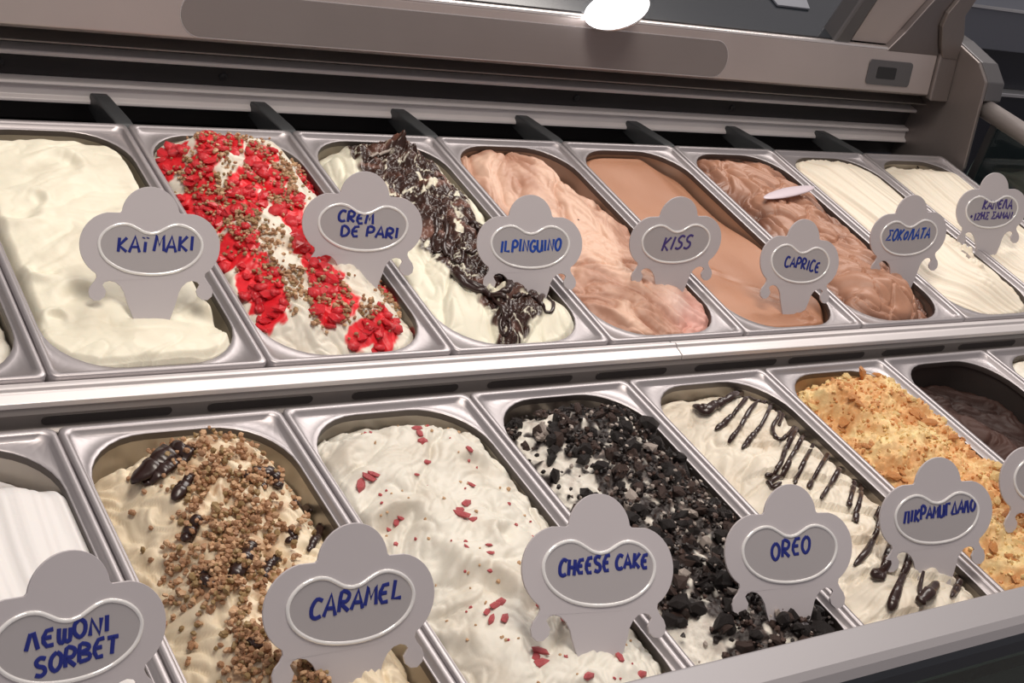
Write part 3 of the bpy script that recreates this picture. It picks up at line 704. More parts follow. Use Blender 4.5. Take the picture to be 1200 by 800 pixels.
# --- back row 6 and 7: ridged white
def ridged(pan, seed, label, row='w', dome=0.012, freq=0.0075, amp=0.0016, col=WHITE, col2=(0.70, 0.62, 0.50), curve=0.9, base=-0.006, ext=None, back=0.0):
    def H(x, y):
        e = edge_dist(x, y)
        q = x - 0.012 * perlin(x * 9, y * 5, seed) - curve * np.clip(0.10 - y, 0, 1) ** 1.5 * 3.0 * (1 if curve else 0)
        n = perlin(q / freq, y * 2.0, seed + 2) + 0.6 * perlin(q / freq * 2.1, y * 3.0, seed + 3)
        h = base + dome * sstep(0, 0.05, e) + amp * n + 0.004 * perlin(q / 0.03, y * 5, seed + 6) - back * sstep(0.30, 0.345, y)
        if ext: h = h + ext(x, y)
        return h
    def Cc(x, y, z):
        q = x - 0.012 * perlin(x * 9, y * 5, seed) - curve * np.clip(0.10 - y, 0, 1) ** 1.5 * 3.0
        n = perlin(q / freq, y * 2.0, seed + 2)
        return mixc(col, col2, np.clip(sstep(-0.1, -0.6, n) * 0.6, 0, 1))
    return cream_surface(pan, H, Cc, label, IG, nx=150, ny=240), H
P6 = Pan('back', 6)
tc6 = P6.at(1132, 300, 0.004)
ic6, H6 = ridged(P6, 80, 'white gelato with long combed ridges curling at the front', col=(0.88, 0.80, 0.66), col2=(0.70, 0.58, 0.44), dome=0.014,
    ext=lambda x, y: 0.005 * gau(x, y, tc6[0], tc6[1], 0.010, 0.05, -0.4) * (0.6 + np.abs(perlin(x * 90, y * 90, 5)) * 2))
P7 = Pan('back', 7)
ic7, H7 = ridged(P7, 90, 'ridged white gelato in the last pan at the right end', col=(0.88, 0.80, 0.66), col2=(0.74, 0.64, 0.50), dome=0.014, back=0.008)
flk = lump_mesh('peel', M['cookiecream'], 44, 1, 0.25, (1.3, .8, .3)); dkb = lump_mesh('dark_bit', M['cookie'], 45, 1, 0.3, (1.5, .5, .4))
for (u, w) in ((1130, 296), (1135, 302)): put('cinnamon_peel', flk, ic6, P6.at(u, w, H6), 0.0048)
for (u, w) in ((1000, 186),): put('dark_bit', dkb, ic6, P6.at(u, w, H6), 0.0035)
for (u, w) in ((1075, 195),): put('dark_bit', dkb, ic7, P7.at(u, w, H7), 0.0035)

# --- front row -1: ridged white sorbet
ridged(Pan('front', -1), 100, 'bluish white lemon sorbet with long combed ridges, bottom left', col=(0.80, 0.78, 0.77), col2=(0.62, 0.60, 0.59), dome=0.010, freq=0.011, amp=0.0013, curve=0.0, base=-0.006, back=0.022)

# --- front row 0: cream under nuts
F0 = Pan('front', 0)
zc = lambda X, Y: (X / 2.667, 500 + Y / 2.667)
cb = [(640, 80, 150), (720, 150, 170), (760, 260, 160), (720, 400, 150), (700, 480, 130), (790, 560, 60), (800, 640, 50), (780, 740, 60), (980, 760, 50), (1000, 790, 60)]
cb2 = [(F0.at(*zc(X, Y), 0.012)[0], F0.at(*zc(X, Y), 0.012)[1], r / 2.667 / 1500) for X, Y, r in cb]
cb3 = [(X, Y) for X, Y, r in cb]
def Hn(x, y):
    e = edge_dist(x, y)
    h = -0.018 + 0.028 * sstep(0, 0.042, e) + 0.008 * folds(x, y, 0.032, 111, 2.2, 1.8, 0.8) + 0.007 * scoops(x, y, 0.036, 112, 0.8, 1.6)
    h += 0.004 * np.clip(1.1 - poly_dist(x, y, cb2), 0, 1) + 0.006 * gau(x, y, 0.085, 0.29, 0.04, 0.04)
    return h - 0.014 * sstep(0.322, 0.345, y) - 0.008 * sstep(0.13, 0.155, x) * sstep(0.03, 0.07, y)
def Cn(x, y, z):
    c = mixc((0.84, 0.72, 0.53), (0.76, 0.60, 0.40), sstep(-0.1, 0.9, fbm(x * 22, y * 22, 113, 3)))
    d = poly_dist(x, y, cb2); m = sstep(1.0, 0.5, d) * sstep(-0.15, 0.5, fbm(x * 70, y * 70, 114, 3)) * 0.7
    return c * (1 - m[..., None]) + np.array((0.45, 0.25, 0.13)) * m[..., None]
ic = cream_surface(F0, Hn, Cn, 'cream coloured gelato heaped with tan nut crumbs and chocolate sauce', IG, nx=130, ny=260)
for pts, r0 in [([(410, 185), (460, 150), (520, 100), (570, 70)], 0.0075), ([(440, 190), (500, 150), (560, 110), (600, 75)], 0.0050), ([(540, 240), (575, 190), (600, 150)], 0.0038),
                ([(620, 290), (590, 340), (570, 370)], 0.0040), ([(790, 140), (840, 150), (870, 180), (860, 200)], 0.0040), ([(920, 240), (960, 260), (970, 270)], 0.0030),
                ([(785, 370), (765, 420), (735, 470), (720, 495)], 0.0045), ([(650, 430), (640, 480), (670, 500)], 0.0035), ([(870, 420), (840, 440), (825, 480)], 0.0032),
                ([(900, 320), (920, 350), (890, 370)], 0.0025), ([(1000, 310), (990, 350), (960, 400)], 0.0025), ([(760, 180), (790, 150), (830, 200)], 0.0030),
                ([(785, 670), (800, 690), (820, 670)], 0.0035), ([(940, 740), (970, 760), (960, 790)], 0.003)]:
    ribbon('chocolate_sauce', ic, F0, Hn, [zc(X, Y) for X, Y in pts], r0 * 1.2, M['choc'], lift=0.55, sub=9, flat=0.6 if r0 < 0.0045 else 0.32)
items = []
for _ in range(2700):
    i = r_.choice([0, 0, 1, 1, 1, 2, 2, 2, 3, 3, 3, 4, 4, 5, 6, 7, 7, 8]); i2 = min(i + 1, 8) if i != 4 else i
    t = r_.random(); ax_, ay_, aw = [cb2[i][j] + (cb2[i2][j] - cb2[i2 if 0 else i][j]) * t for j in range(3)]
    x = ax_ + r_.gauss(0, aw * 0.52); y = ay_ + r_.gauss(0, aw * 0.62)
    if edge_dist(x, y) < 0.006 or float(perlin(np.array([x * 75]), np.array([y * 75]), 77)[0]) > 0.16: continue
    z = float(Hn(np.array([x]), np.array([y]))[0]); items.append((x, y, z + 0.0010 + abs(r_.gauss(0, 0.0030)), r_.uniform(0.0014, 0.0026), r_.choice((0, 0, 0, 1, 1, 2))))
nm_ = [lump_mesh('nut', M[k], s, 1, 0.22, (1, .85, .8)) for s, k in ((61, 'nut'), (62, 'nut'), (63, 'nutlight'), (64, 'nutgreen'))]
r_.shuffle(items)
for (x, y, z, s, mi) in items[:285]: put('nut_piece', r_.choice(nm_), ic, (x, y, z + 0.001), s * 1.25)
items = items[285:]
for X, Y in ((470, 420), (520, 430), (560, 450), (545, 550), (600, 500), (595, 565), (500, 490), (640, 560), (400, 165), (450, 205), (590, 490), (630, 520), (585, 740), (560, 480), (350, 95), (880, 715)):
    p = F0.at(*zc(X, Y), Hn); items.append((p[0], p[1], p[2] + 0.001, 0.0022, 0))
stuff('nut_crumbs', ic, items, [M['nut'], M['nutlight'], M['nutgreen']], 2)

# --- front row 1: white with pink fruit bits
F1 = Pan('front', 1)
def Hh(x, y):
    e = edge_dist(x, y)
    h = -0.010 + 0.016 * sstep(0, 0.05, e) + 0.009 * scoops(x, y, 0.070, 121, 2.0, 1.4) + 0.006 * folds(x, y, 0.055, 122, 0.9, 1.5, 0.7)
    h += 0.0018 * folds(x, y, 0.022, 124, 0.4) + 0.0003 * fbm(x * 110, y * 110, 9, 2)
    for (u, w, rad, a0, am) in ((470, 615, .020, 2.0, .008), (560, 560, .022, 1.0, .006), (600, 640, .016, 2.4, .006), (640, 720, .022, 1.6, .008), (560, 700, .025, 0.8, .007), (440, 540, .022, 2.6, .005), (530, 760, .020, 1.4, .006), (500, 660, .02, -0.6, .005)):
        c0 = F1.at(u, w, 0.0); h = h + am * curl(x, y, c0[0], c0[1], rad, a0)
    return h - 0.010 * sstep(0.325, 0.348, y)
ic = cream_surface(F1, Hh, lambda x, y, z: mixc((0.76, 0.73, 0.645), (0.66, 0.61, 0.52), sstep(-0.2, 0.8, fbm(x * 20, y * 20, 123, 3))), 'white gelato in soft peaks dotted with pink fruit bits', IG, nx=140, ny=270)
pk = [lump_mesh('fruit', M['pinkbit'], s, 1, 0.3, (1.3, .7, .5)) for s in (11, 12, 13)]
pr_ = M['jelly']
zh = lambda X, Y: (400 + X / 2.667, 500 + Y / 2.667)
for X, Y, s in [(60, 180, 6), (85, 160, 5), (100, 150, 4), (245, 20, 4), (255, 45, 4), (235, 5, 4), (265, 110, 3.5), (400, 70, 3.5), (405, 182, 3), (375, 275, 5.5), (365, 260, 4), (390, 240, 4), (410, 290, 3.5),
                (175, 300, 4.5), (190, 290, 3.5), (150, 325, 3), (480, 560, 4), (500, 548, 4), (470, 600, 4), (510, 600, 4), (455, 580, 3.2), (625, 565, 4.5), (640, 570, 4), (620, 700, 5), (625, 740, 5), (610, 720, 4.5),
                (700, 600, 4), (720, 610, 3.5), (870, 720, 4), (935, 775, 4), (770, 780, 4), (465, 395, 2.6), (465, 450, 3), (460, 370, 2.4), (390, 375, 2), (235, 150, 2)]:
    p = F1.at(*zh(X, Y), Hh); o = put('fruit_bit', r_.choice(pk), ic, (p[0], p[1], p[2] + 0.0005), s * 0.00105, (0, 0, r_.uniform(0, 3)))
items = []
for _ in range(110):
    x = r_.uniform(0.02, 0.15); y = r_.uniform(0.03, 0.33); z = float(Hh(np.array([x]), np.array([y]))[0]); items.append((x, y, z + 0.0003, r_.uniform(0.0008, 0.0017), r_.choice((0, 1, 1))))
stuff('crumb_specks', ic, items, [M['pinkbit'], M['nutlight']], 3)

# --- front row 2: dark cookie chunks
F2 = Pan('front', 2)
zo = lambda X, Y: (600 + X / 2.5, 460 + Y / 2.5)
wl = [(F2.at(*zo(X, Y), 0.0)[:2], r) for X, Y, r in [(70, 75, 0.018), (45, 130, 0.010), (130, 200, 0.014), (185, 265, 0.020), (340, 290, 0.008), (330, 85, 0.010), (90, 170, 0.010), (530, 720, 0.026), (230, 215, 0.009)]]
def white2(x, y):
    m = 0 * x
    for p, r in wl: m = np.maximum(m, 1.2 - np.hypot(x - p[0], y - p[1]) / r)
    return m + 0.5 * perlin(x * 110, y * 110, 131)
def Ho(x, y):
    e = edge_dist(x, y)
    return -0.012 + 0.016 * sstep(0, 0.045, e) + 0.004 * fbm(x * 30, y * 30, 132, 3) + 0.002 * fbm(x * 150, y * 150, 133, 2) - 0.010 * sstep(0.325, 0.348, y)
def Co(x, y, z):
    m = sstep(0.1, 0.35, white2(x, y))
    d = mixc((0.03, 0.02, 0.018), (0.22, 0.17, 0.15), sstep(0.2, 0.9, fbm(x * 120, y * 120, 134, 2)))
    return d * (1 - m[..., None]) + mixc((0.80, 0.76, 0.68), (0.60, 0.54, 0.48), sstep(0, 1, fbm(x * 90, y * 90, 135, 3))) * m[..., None]
ic = cream_surface(F2, Ho, Co, 'white gelato buried under dark cookie chunks and crumbs', IG, 'creamrough', nx=120, ny=240)
ck = [lump_mesh('chunk', M['cookie'], s, 1, 0.32, (1, .85, .6)) for s in range(20, 25)] + [lump_mesh('chunk_brown', M['cookiebrown'], s, 1, 0.32, (1, .8, .5)) for s in range(25, 28)]
ckc = lump_mesh('chunk_cream', M['cookiecream'], 29, 1, 0.3, (1, .8, .5))
n = 0; tries = 0
while n < 288 and tries < 4000:
    tries += 1; x = r_.uniform(0.014, 0.156); y = r_.uniform(0.03, 0.345)
    if edge_dist(x, y) < 0.006: continue
    if float(white2(np.array([x]), np.array([y]))[0]) > 0.3 and r_.random() < 0.93: continue
    z = float(Ho(np.array([x]), np.array([y]))[0]); s = r_.uniform(0.0044, 0.0086) * (1.25 if r_.random() < 0.2 else 1)
    q = r_.random(); me = ckc if q < 0.05 else r_.choice(ck)
    put('cookie_chunk', me, ic, (x, y, z + r_.uniform(0.0, 0.006)), s, (r_.uniform(-1, 1), r_.uniform(-1, 1), r_.uniform(0, 6.28))); n += 1
p = F2.at(*zo(400, 88), 0.010); put('cookie_chunk', ck[1], ic, (p[0], p[1], 0.010), 0.0115, (0.3, 0.2, 1))
items = []
while len(items) < 1500:
    x = r_.uniform(0.012, 0.158); y = r_.uniform(0.016, 0.350)
    if edge_dist(x, y) < 0.004: continue
    wv = float(white2(np.array([x]), np.array([y]))[0])
    if wv > 0.3 and r_.random() < 0.85: continue
    z = float(Ho(np.array([x]), np.array([y]))[0]); items.append((x, y, z + r_.uniform(0, 0.0085), r_.uniform(0.0010, 0.0026), r_.choice((0, 0, 0, 0, 1, 1, 2))))
stuff('cookie_crumbs', ic, items, [M['cookie'], M['cookiebrown'], M['cookiecream']], 4, 0.35)

# --- front row 3: white with chocolate zigzag
F3 = Pan('front', 3)
def Hz(x, y):
    e = edge_dist(x, y); q = y + 0.35 * (x - 0.085) + 0.006 * perlin(x * 20, y * 20, 141)
    t = np.mod(q / 0.042, 1.0)
    h = -0.012 + 0.017 * sstep(0, 0.045, e) + 0.009 * (np.sqrt(1 - np.clip(t, 0, 0.97) ** 2) - 0.6) * sstep(0.30, 0.22, y) * sstep(0.02, 0.05, x)
    h += 0.005 * folds(x, y, 0.036, 142, 0.4, 2.0, 0.8) - 0.006 * sstep(0.325, 0.348, y) - 0.006 * sstep(0.135, 0.156, x)
    return h
ic = cream_surface(F3, Hz, lambda x, y, z: mixc((0.80, 0.73, 0.61), (0.68, 0.59, 0.47), sstep(-0.1, 0.8, fbm(x * 20, y * 20, 143, 3))), 'white gelato in stacked waves with dark chocolate zigzag drizzle', IG, nx=140, ny=280)
zz = lambda X, Y: (780 + X / 2.76, 440 + Y / 2.76)
for pts, r0 in [([(85, 112), (125, 125), (160, 100), (210, 75), (245, 62)], 0.0042), ([(110, 118), (150, 112), (185, 88)], 0.0042), ([(158, 182), (195, 150), (230, 112), (262, 75)], 0.0023), ([(200, 226), (232, 180), (268, 120), (295, 88)], 0.0022),
                ([(245, 242), (282, 195), (320, 140), (340, 92)], 0.0022), ([(352, 90), (366, 128), (345, 168), (355, 205), (386, 200), (430, 155), (440, 140)], 0.0019), ([(385, 92), (378, 130), (365, 165)], 0.0018),
                ([(320, 332), (365, 295), (400, 212), (442, 142)], 0.0024), ([(330, 358), (372, 330), (402, 270), (432, 218), (460, 165)], 0.0024), ([(415, 356), (442, 290), (485, 212)], 0.0020),
                ([(460, 366), (492, 308), (526, 262)], 0.0022), ([(500, 402), (537, 348), (568, 290)], 0.0022), ([(583, 440), (600, 380), (612, 320)], 0.0024), ([(614, 478), (627, 400), (632, 345)], 0.0024),
                ([(607, 620), (650, 570), (680, 500), (688, 430)], 0.0026), ([(692, 668), (712, 600), (722, 545)], 0.0036), ([(715, 778), (745, 700), (775, 625), (787, 575)], 0.0036),
                ([(812, 745), (845, 715), (872, 680)], 0.0050), ([(820, 720), (822, 655)], 0.0022), ([(920, 722), (942, 680), (950, 620), (935, 650)], 0.0026), ([(325, 350), (345, 365), (372, 350)], 0.0022),
                ([(690, 660), (672, 655), (700, 620)], 0.004), ([(235, 65), (300, 85), (345, 88), (385, 95)], 0.0016)]:
    ribbon('chocolate_drizzle', ic, F3, Hz, [zz(X, Y) for X, Y in pts], r0 * 1.1, M['choc'], lift=0.75, sub=12, flat=0.7)

# --- front row 4: amber crumble
F4 = Pan('front', 4)
zy = lambda X, Y: (920 + X / 2.857, 410 + Y / 2.857)
yp = [(F4.at(*zy(X, Y), 0.004)[:2], r) for X, Y, r in [(160, 110, .02), (330, 120, .022), (330, 300, .03), (430, 320, .03), (500, 330, .02), (700, 620, .03), (760, 700, .03), (380, 160, .02), (70, 130, .014)]]
def pale4(x, y):
    m = 0 * x
    for p, r in yp: m = np.maximum(m, 1 - np.hypot(x - p[0], y - p[1]) / r)
    return m
def Hy(x, y):
    e = edge_dist(x, y)
    h = -0.010 + 0.022 * sstep(0, 0.040, e) + 0.009 * fbm(x * 24, y * 24, 151, 3) + 0.0042 * np.abs(fbm(x * 95, y * 95, 152, 3)) + 0.0016 * perlin(x * 300, y * 300, 153)
    h += 0.005 * folds(x, y, 0.03, 155, 2.0)
    return h - 0.012 * sstep(0.335, 0.350, y)
ic = cream_surface(F4, Hy, lambda x, y, z: mixc((0.74, 0.40, 0.16), (0.88, 0.70, 0.36), np.clip(0.9 * pale4(x, y) + 0.55 * fbm(x * 60, y * 60, 154, 3) + 0.15, 0, 1)),
    'amber yellow crumbly gelato with caramelised flakes', IG, 'creamrough', nx=150, ny=280)
am = [lump_mesh('flake', M['amber'], s, 1, 0.3, (1.4, .8, .35)) for s in range(50, 53)]; ap = [lump_mesh('flake_pale', M['amberpale'], s, 1, 0.3, (1.2, .9, .45)) for s in range(53, 55)]
p = F4.at(*zy(262, 70), 0.016); put('caramel_flake', am[0], ic, (p[0], p[1], 0.014), 0.0095, (0.9, 0.2, 0.6))
for X, Y, s in [(210, 120, 8), (230, 160, 9), (250, 180, 7), (200, 240, 8), (270, 320, 6), (440, 215, 9), (480, 240, 9), (360, 420, 7), (620, 350, 6), (700, 450, 6), (740, 490, 7), (700, 660, 8), (690, 690, 7), (560, 290, 7), (600, 300, 6), (290, 60, 5)]:
    p = F4.at(*zy(X, Y), Hy); put('caramel_flake', r_.choice(am), ic, (p[0], p[1], p[2] + 0.0005), s * 0.0009, (r_.uniform(-.3, .3), r_.uniform(-.3, .3), r_.uniform(0, 3)))
for _ in range(110):
    x = r_.uniform(0.02, 0.152); y = r_.uniform(0.03, 0.34)
    if edge_dist(x, y) < 0.007: continue
    z = float(Hy(np.array([x]), np.array([y]))[0]); put('caramel_flake', r_.choice(am + ap + ap), ic, (x, y, z + 0.0003), r_.uniform(0.003, 0.006), (r_.uniform(-.4, .4), r_.uniform(-.4, .4), r_.uniform(0, 6)))
items = []
while len(items) < 1300:
    x = r_.uniform(0.012, 0.158); y = r_.uniform(0.016, 0.350)
    if edge_dist(x, y) < 0.004: continue
    z = float(Hy(np.array([x]), np.array([y]))[0]); items.append((x, y, z + r_.uniform(0, 0.001), r_.uniform(0.0008, 0.0022), 0 if float(pale4(np.array([x]), np.array([y]))[0]) + r_.uniform(-.5, .4) < 0.05 else 1))
stuff('caramel_crumbs', ic, items, [M['amber'], M['amberpale']], 5)

# --- front row 5: very dark chocolate, half empty
F5 = Pan('front', 5)
def Hd(x, y):
    h = -0.034 + 0.007 * folds(x, y, 0.05, 161, 2.4, 2.0, 1.0) + 0.022 * gau(x, y, 0.06, 0.24, 0.030, 0.07, 0.25) + 0.004 * scoops(x, y, 0.04, 162, 2.2)
    h += 0.012 * gau(x, y, 0.10, 0.10, 0.03, 0.06)
    return h
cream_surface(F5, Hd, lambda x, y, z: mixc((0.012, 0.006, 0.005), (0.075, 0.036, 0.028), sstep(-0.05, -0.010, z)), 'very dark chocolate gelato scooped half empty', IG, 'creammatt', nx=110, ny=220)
# --- front row 6: white at the right edge
F6 = Pan('front', 6)
cream_surface(F6, lambda x, y: -0.008 + 0.008 * sstep(0, .04, edge_dist(x, y)) + 0.006 * folds(x, y, 0.04, 171), lambda x, y, z: mixc((0.84, 0.80, 0.70), (0.74, 0.68, 0.57), sstep(0, .9, fbm(x * 20, y * 20, 172, 3))), 'white gelato showing at the right edge of the front row', IG, nx=80, ny=160)

# ------------------------------------------------------------------ flavour tags (local plane: x right, z up, base at z = 0; unit = tag width)
def arc(cx, cy, r, a0, a1, n, ry=None):
    return [(cx + r * math.cos(math.radians(a0 + (a1 - a0) * i / n)), cy + (ry or r) * math.sin(math.radians(a0 + (a1 - a0) * i / n))) for i in range(n + 1)]
half = arc(0.0, 0.215, 0.205, 90, 8, 10)                       # right half of the knob
half += [(0.215, 0.232)] + arc(0.265, 0.0, 0.235, 80, -58, 16)    # shoulder and side lobe
half += [(0.385, -0.225), (0.400, -0.255), (0.430, -0.290), (0.443, -0.325), (0.437, -0.365), (0.405, -0.392), (0.365, -0.390), (0.330, -0.362), (0.320, -0.325), (0.335, -0.300), (0.345, -0.280), (0.330, -0.262), (0.295, -0.252), (0.255, -0.262), (0.220, -0.292), (0.195, -0.335), (0.182, -0.385), (0.165, -0.435), (0.140, -0.500), (0.105, -0.590), (0.070, -0.690), (0.035, -0.790), (0.008, -0.830)]
outline = half + [(-x, y) for x, y in reversed(half)][1 - 0:]
_o = []
for p in outline:
    if not _o or (abs(p[0] - _o[-1][0]) + abs(p[1] - _o[-1][1])) > 1e-4: _o.append(p)
outline = _o
if abs(outline[0][0] - outline[-1][0]) + abs(outline[0][1] - outline[-1][1]) < 1e-4: outline = outline[:-1]
bean_h = [(0.0, 0.085), (0.05, 0.095), (0.10, 0.122), (0.15, 0.145), (0.21, 0.150), (0.28, 0.128), (0.335, 0.085), (0.365, 0.03), (0.362, -0.03), (0.33, -0.09), (0.27, -0.14), (0.19, -0.178), (0.10, -0.198), (0.0, -0.205)]
bean = bean_h + [(-x, y) for x, y in reversed(bean_h[1:-1])]
bean = smooth_line([(x, y) for x, y in bean] + [bean[0]], 3)[:-1]
LOW = 0.50   # the base point sits this far below the window centre
def tag_plate(name, pts, y0, y1, W, mat, parent, bev=None):
    m = len(pts); vs = [(p[0] * W, y0, (p[1] + LOW) * W) for p in pts] + [(p[0] * W, y1, (p[1] + LOW) * W) for p in pts]
    bm = bmesh.new(); bv = [bm.verts.new(v) for v in vs]
    from mathutils.geometry import tessellate_polygon
    for a, b, c_ in tessellate_polygon([[Vector((p[0], p[1], 0)) for p in pts]]):
        bm.faces.new((bv[a], bv[b], bv[c_])); bm.faces.new((bv[m + c_], bv[m + b], bv[m + a]))
    for i in range(m): bm.faces.new((bv[i], bv[m + i], bv[m + (i + 1) % m], bv[(i + 1) % m]))
    bmesh.ops.recalc_face_normals(bm, faces=bm.faces)
    me = bpy.data.meshes.new(name); bm.to_mesh(me); bm.free(); me.materials.append(mat)
    o = bpy.data.objects.new(name, me); C.objects.link(o); o.parent = parent
    if bev: bevel(o, bev)
    return o
G = {'A': [[(0, 0), (.35, 1), (.7, 0)], [(.12, .35), (.6, .35)]], 'B': [[(.05, 0), (.05, 1), (.5, .95), (.55, .7), (.08, .52), (.6, .4), (.6, .1), (.05, 0)]],
     'C': [[(.65, .9), (.3, 1), (.05, .6), (.1, .15), (.35, 0), (.65, .1)]], 'D': [[(.05, 0), (.05, 1), (.45, .9), (.65, .5), (.45, .1), (.05, 0)]],
     'E': [[(.6, 1), (.25, .95), (.08, .6), (.08, .3), (.25, .02), (.6, .05)], [(.1, .52), (.5, .54)]], 'G': [[(.6, .9), (.3, 1), (.05, .6), (.1, .15), (.4, 0), (.6, .2), (.62, .45), (.35, .45)]],
     'H': [[(.08, 0), (.08, 1)], [(.6, 0), (.62, 1)], [(.08, .5), (.6, .5)]], 'I': [[(.2, 0), (.24, 1)]], 'K': [[(.1, 0), (.1, 1)], [(.6, 1), (.12, .45), (.65, 0)]],
     'L': [[(.1, 1), (.08, .05), (.6, .05)]], 'M': [[(.02, 0), (.12, 1), (.35, .35), (.6, 1), (.7, 0)]], 'N': [[(.05, 0), (.08, 1), (.58, 0), (.62, 1)]],
     'O': [[(.35, 1), (.08, .75), (.05, .3), (.32, 0), (.6, .25), (.62, .75), (.35, 1)]], 'P': [[(.08, 0), (.08, 1), (.5, .95), (.6, .7), (.45, .48), (.1, .45)]],
     'R': [[(.08, 0), (.08, 1), (.5, .95), (.58, .72), (.42, .5), (.1, .48), (.65, 0)]], 'S': [[(.6, .92), (.3, 1), (.08, .8), (.2, .56), (.5, .45), (.6, .2), (.38, 0), (.05, .08)]],
     'T': [[(0, .98), (.65, 1)], [(.34, 1), (.3, 0)]], 'U': [[(.05, 1), (.08, .2), (.3, 0), (.55, .2), (.6, 1)], [(.6, .6), (.62, 0)]], 'u': [[(.05, .75), (.08, .15), (.3, 0), (.5, .2), (.55, .75)]],
     'Λ': [[(0, 0), (.2, .95), (.35, 1), (.62, 0)]], 'Σ': [[(.65, .95), (.1, 1), (.4, .55), (.02, .02), (.68, .05)]], 'Π': [[(.05, 0), (.1, .95), (.5, 1), (.58, 0)]], 'Γ': [[(.1, 0), (.1, 1), (.6, 1)]],
     'Δ': [[(0, 0), (.32, 1), (.68, 0), (0, 0)]], 'Ï': [[(.22, 0), (.24, .68)], [(.08, .92), (.10, .98)], [(.36, .92), (.38, .98)]], 'μ': [[(.05, .9), (.06, .1), (.3, .05), (.36, .85)], [(.34, .1), (.62, .05), (.66, .85)]],
     'o': [[(.3, .7), (.08, .4), (.25, 0), (.52, .2), (.5, .6), (.3, .7)]], '*': [[(.1, .4), (.4, .6)], [(.25, .3), (.25, .7)], [(.1, .6), (.4, .4)]], 'Z': [[(.05, .95), (.6, 1), (.05, 0), (.65, .05)]],
     'S2': []}
def lettering(W, lines, thick, mat, parent):
    V = []; F = []; rr = random.Random(len(str(lines)))
    for text, x0, z0, x1, z1, hgt, slant in lines:
        n = len(text); ws = [0.55 if ch in 'IΪ ' else 1.0 for ch in text]; unit = (x1 - x0) / (sum(ws) + 0.45); cum = [sum(ws[:i]) for i in range(n)]; adv = unit
        for i, ch in enumerate(text):
            if ch == ' ': continue
            bx = x0 + unit * cum[i]; bz = z0 + (z1 - z0) * i / max(n - 1, 1) + rr.uniform(-.006, .006); hh = hgt * rr.uniform(0.92, 1.08); rot_ = rr.uniform(-.05, .05)
            for st in G[ch]:
                pts = [(bx + (p[0] * adv * (1.2 if ch not in 'IΪ' else 0.8)) + slant * p[1] * hh + rot_ * p[1] * hh, bz + p[1] * hh) for p in st]
                L = smooth_line(pts, 3) if len(pts) > 2 and ch not in 'AEHKTLMNΛΣΠΓΔZ' else pts
                P3_ = [(p[0] * W, -0.00150, (p[1] + LOW) * W) for p in L]
                v, f = tube_geo(P3_, thick, 6, 0.25, up=(0, -1, 0.001)) if 0 else tube_geo(P3_, thick, 6, 1.0, up=(0, 1, 0))
                v = [Vector((a.x, -0.00150 + (a.y + 0.00150) * 0.22, a.z)) for a in v]
                b = len(V); V += v; F += [tuple(b + k for k in g) for g in f]
    return mesh_obj('lettering', V, F, mat, parent)
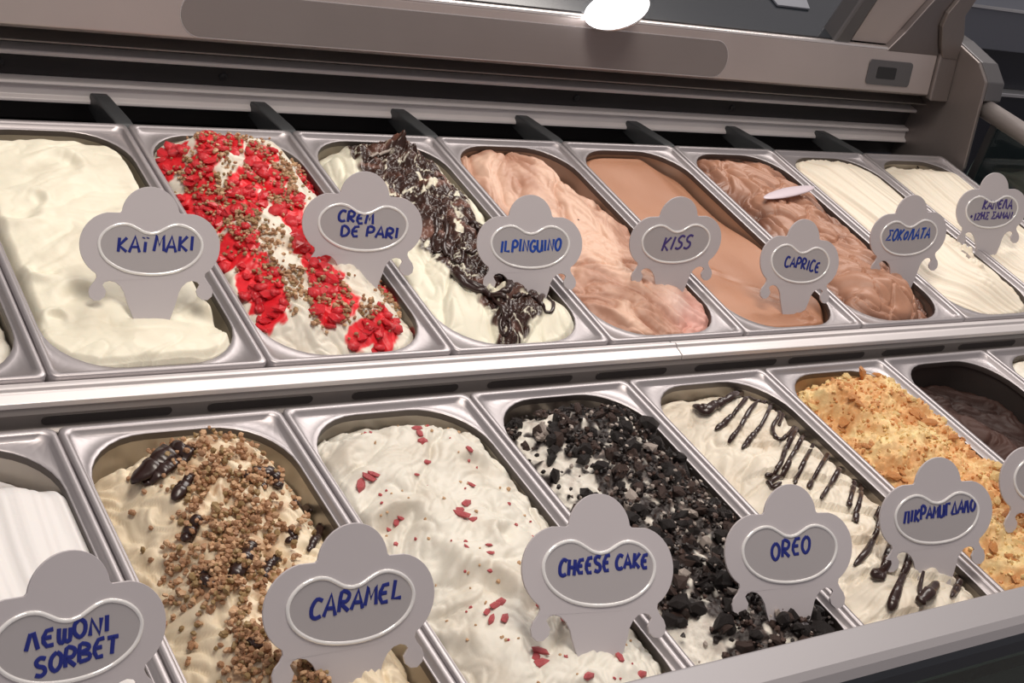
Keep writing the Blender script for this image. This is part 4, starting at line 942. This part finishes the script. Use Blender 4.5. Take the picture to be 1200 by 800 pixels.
TAGS = {
 'KAI': ([0.0989, 0.0725, -0.0034, -0.154, -0.6099, -0.0626, 0.1089], [('KAÏMAKI', -0.245, -0.050, 0.36, -0.035, 0.105, 0.10)], 'ink', 'grey cloud-shaped tag reading KAÏMAKI in the plain off-white gelato'),
 'CREM': ([0.2959, 0.1004, -0.0029, -0.209, -0.5173, -0.0634, 0.1096], [('CREM', -0.215, 0.015, 0.12, 0.005, 0.085, 0.08), ('DE PARI', -0.185, -0.095, 0.345, -0.100, 0.082, 0.10)], 'ink', 'grey cloud-shaped tag reading CREM DE PARI in the red jelly gelato'),
 'ILP': ([0.4605, 0.0702, -0.004, -0.2119, -0.5824, -0.0986, 0.1079], [('ILPINGUINO', -0.285, -0.075, 0.325, -0.055, 0.10, 0.08)], 'inkbright', 'grey cloud-shaped tag with a long blue Italian word in the chocolate ripple gelato'),
 'KISS': ([0.6382, 0.0778, -0.005, -0.1632, -0.3581, -0.1058, 0.1065], [('KISS', -0.16, -0.085, 0.21, -0.075, 0.125, 0.30)], 'inkviolet', 'grey cloud-shaped tag with a four-letter violet word in the pinkish beige gelato'),
 'CAP': ([0.7782, 0.0377, -0.0058, -0.112, -0.4881, 0.0277, 0.1053], [('CAPRICE', -0.20, -0.060, 0.29, -0.085, 0.10, 0.12)], 'ink', 'grey cloud-shaped tag in the smooth flat light brown gelato'),
 'SOK': ([0.9868, 0.0765, -0.0025, -0.1604, -0.3824, -0.1266, 0.1101], [('ΣOKoΛATA', -0.30, -0.045, 0.31, -0.045, 0.11, 0.28)], 'inkbright', 'grey cloud-shaped tag with smudged blue writing in the milk chocolate gelato'),
 'KAN': ([1.2003, 0.1314, -0.0029, -0.2304, -0.4281, -0.141, 0.1096], [('KANEΛA', -0.15, 0.010, 0.32, 0.005, 0.10, 0.22), ('*IZHΣ ΣAMAN', -0.31, -0.115, 0.33, -0.105, 0.078, 0.12)], 'inkviolet', 'small grey cloud-shaped tag with two lines of violet writing at the right end'),
 'LEM': ([-0.0735, -0.3104, 0.0035, 0.1273, -0.5613, 0.0972, 0.1129], [('ΛEμONI', -0.21, -0.030, 0.25, 0.010, 0.082, 0.02), ('SORBET', -0.17, -0.150, 0.29, -0.110, 0.085, 0.06)], 'ink', 'large grey cloud-shaped tag reading ΛEMONI SORBET at the bottom left'),
 'CAR': ([0.0904, -0.3223, 0.0045, -0.0106, -0.5863, 0.0393, 0.1143], [('CARAMEL', -0.245, -0.060, 0.345, 0.000, 0.105, 0.10)], 'ink', 'large grey cloud-shaped tag reading CARAMEL in the nut crumb gelato'),
 'CHE': ([0.2693, -0.3373, 0.0078, -0.1411, -0.7787, 0.0388, 0.1184], [('CHEESE CAKE', -0.27, -0.035, 0.355, 0.005, 0.082, 0.06)], 'ink', 'grey cloud-shaped tag reading CHEESE CAKE in the pink fruit bit gelato'),
 'ORE': ([0.4415, -0.345, 0.0042, -0.1965, -0.6849, -0.0388, 0.1139], [('OREO', -0.15, -0.055, 0.20, -0.025, 0.105, 0.04)], 'ink', 'grey cloud-shaped tag with a four-letter blue word in the dark cookie gelato'),
 'PIK': ([0.6189, -0.3325, 0.0019, -0.2729, -0.5825, -0.131, 0.1108], [('ΠIKPAMYΓΔAΛO'.replace('Y', 'U'), -0.295, -0.045, 0.37, 0.010, 0.09, 0.08)], 'ink', 'grey cloud-shaped tag with a long crammed blue word in the chocolate zigzag gelato'),
 'EDG': ([0.7805, -0.3216, 0.0078, -0.2379, -0.542, -0.139, 0.1184], [], 'ink', 'grey cloud-shaped tag cut off by the right edge, in the amber gelato'),
}
def make_tag(key):
    (x, y, z, yaw, tilt, roll, W_), lines, ink, label = TAGS[key]
    t = empty('flavour_tag', label, 'tag', (x, y, z), (0, 0, 0), 'cloud-shaped flavour tags')
    Rm = Matrix.Rotation(yaw, 3, 'Z') @ Matrix.Rotation(tilt, 3, 'X') @ Matrix.Rotation(roll, 3, 'Y')
    t.rotation_euler = Rm.to_euler()
    tag_plate('tag_plate', outline, -0.0009, 0.0009, W_, M['tag'], t, 0.0004)
    v, f = [], []
    ring = [(p[0] * W_, -0.0011, (p[1] + LOW) * W_) for p in bean] ; ring.append(ring[0])
    n = len(ring) - 1; seg = 8; rad = 0.0118 * W_
    for i in range(n):
        a = Vector(ring[i - 1 if i else n - 1]); b = Vector(ring[(i + 1) % n]); t_ = (b - a).normalized(); s = t_.cross(Vector((0, 1, 0))); c0 = Vector(ring[i])
        for k in range(seg):
            an = 2 * math.pi * k / seg; v.append(c0 + s * math.cos(an) * rad + Vector((0, math.sin(an) * rad * 0.8, 0)))
    for i in range(n):
        for k in range(seg): f.append((i * seg + k, i * seg + (k + 1) % seg, ((i + 1) % n) * seg + (k + 1) % seg, ((i + 1) % n) * seg + k))
    mesh_obj('window_rim', v, f, M['tagrim'], t, True)
    tag_plate('window_card', [(p[0], p[1]) for p in bean], -0.0013, -0.0008, W_, M['tagcard'], t)
    if lines: lettering(W_, lines, 0.0112 * W_, M[ink], t)
    return t
for k in TAGS: make_tag(k)
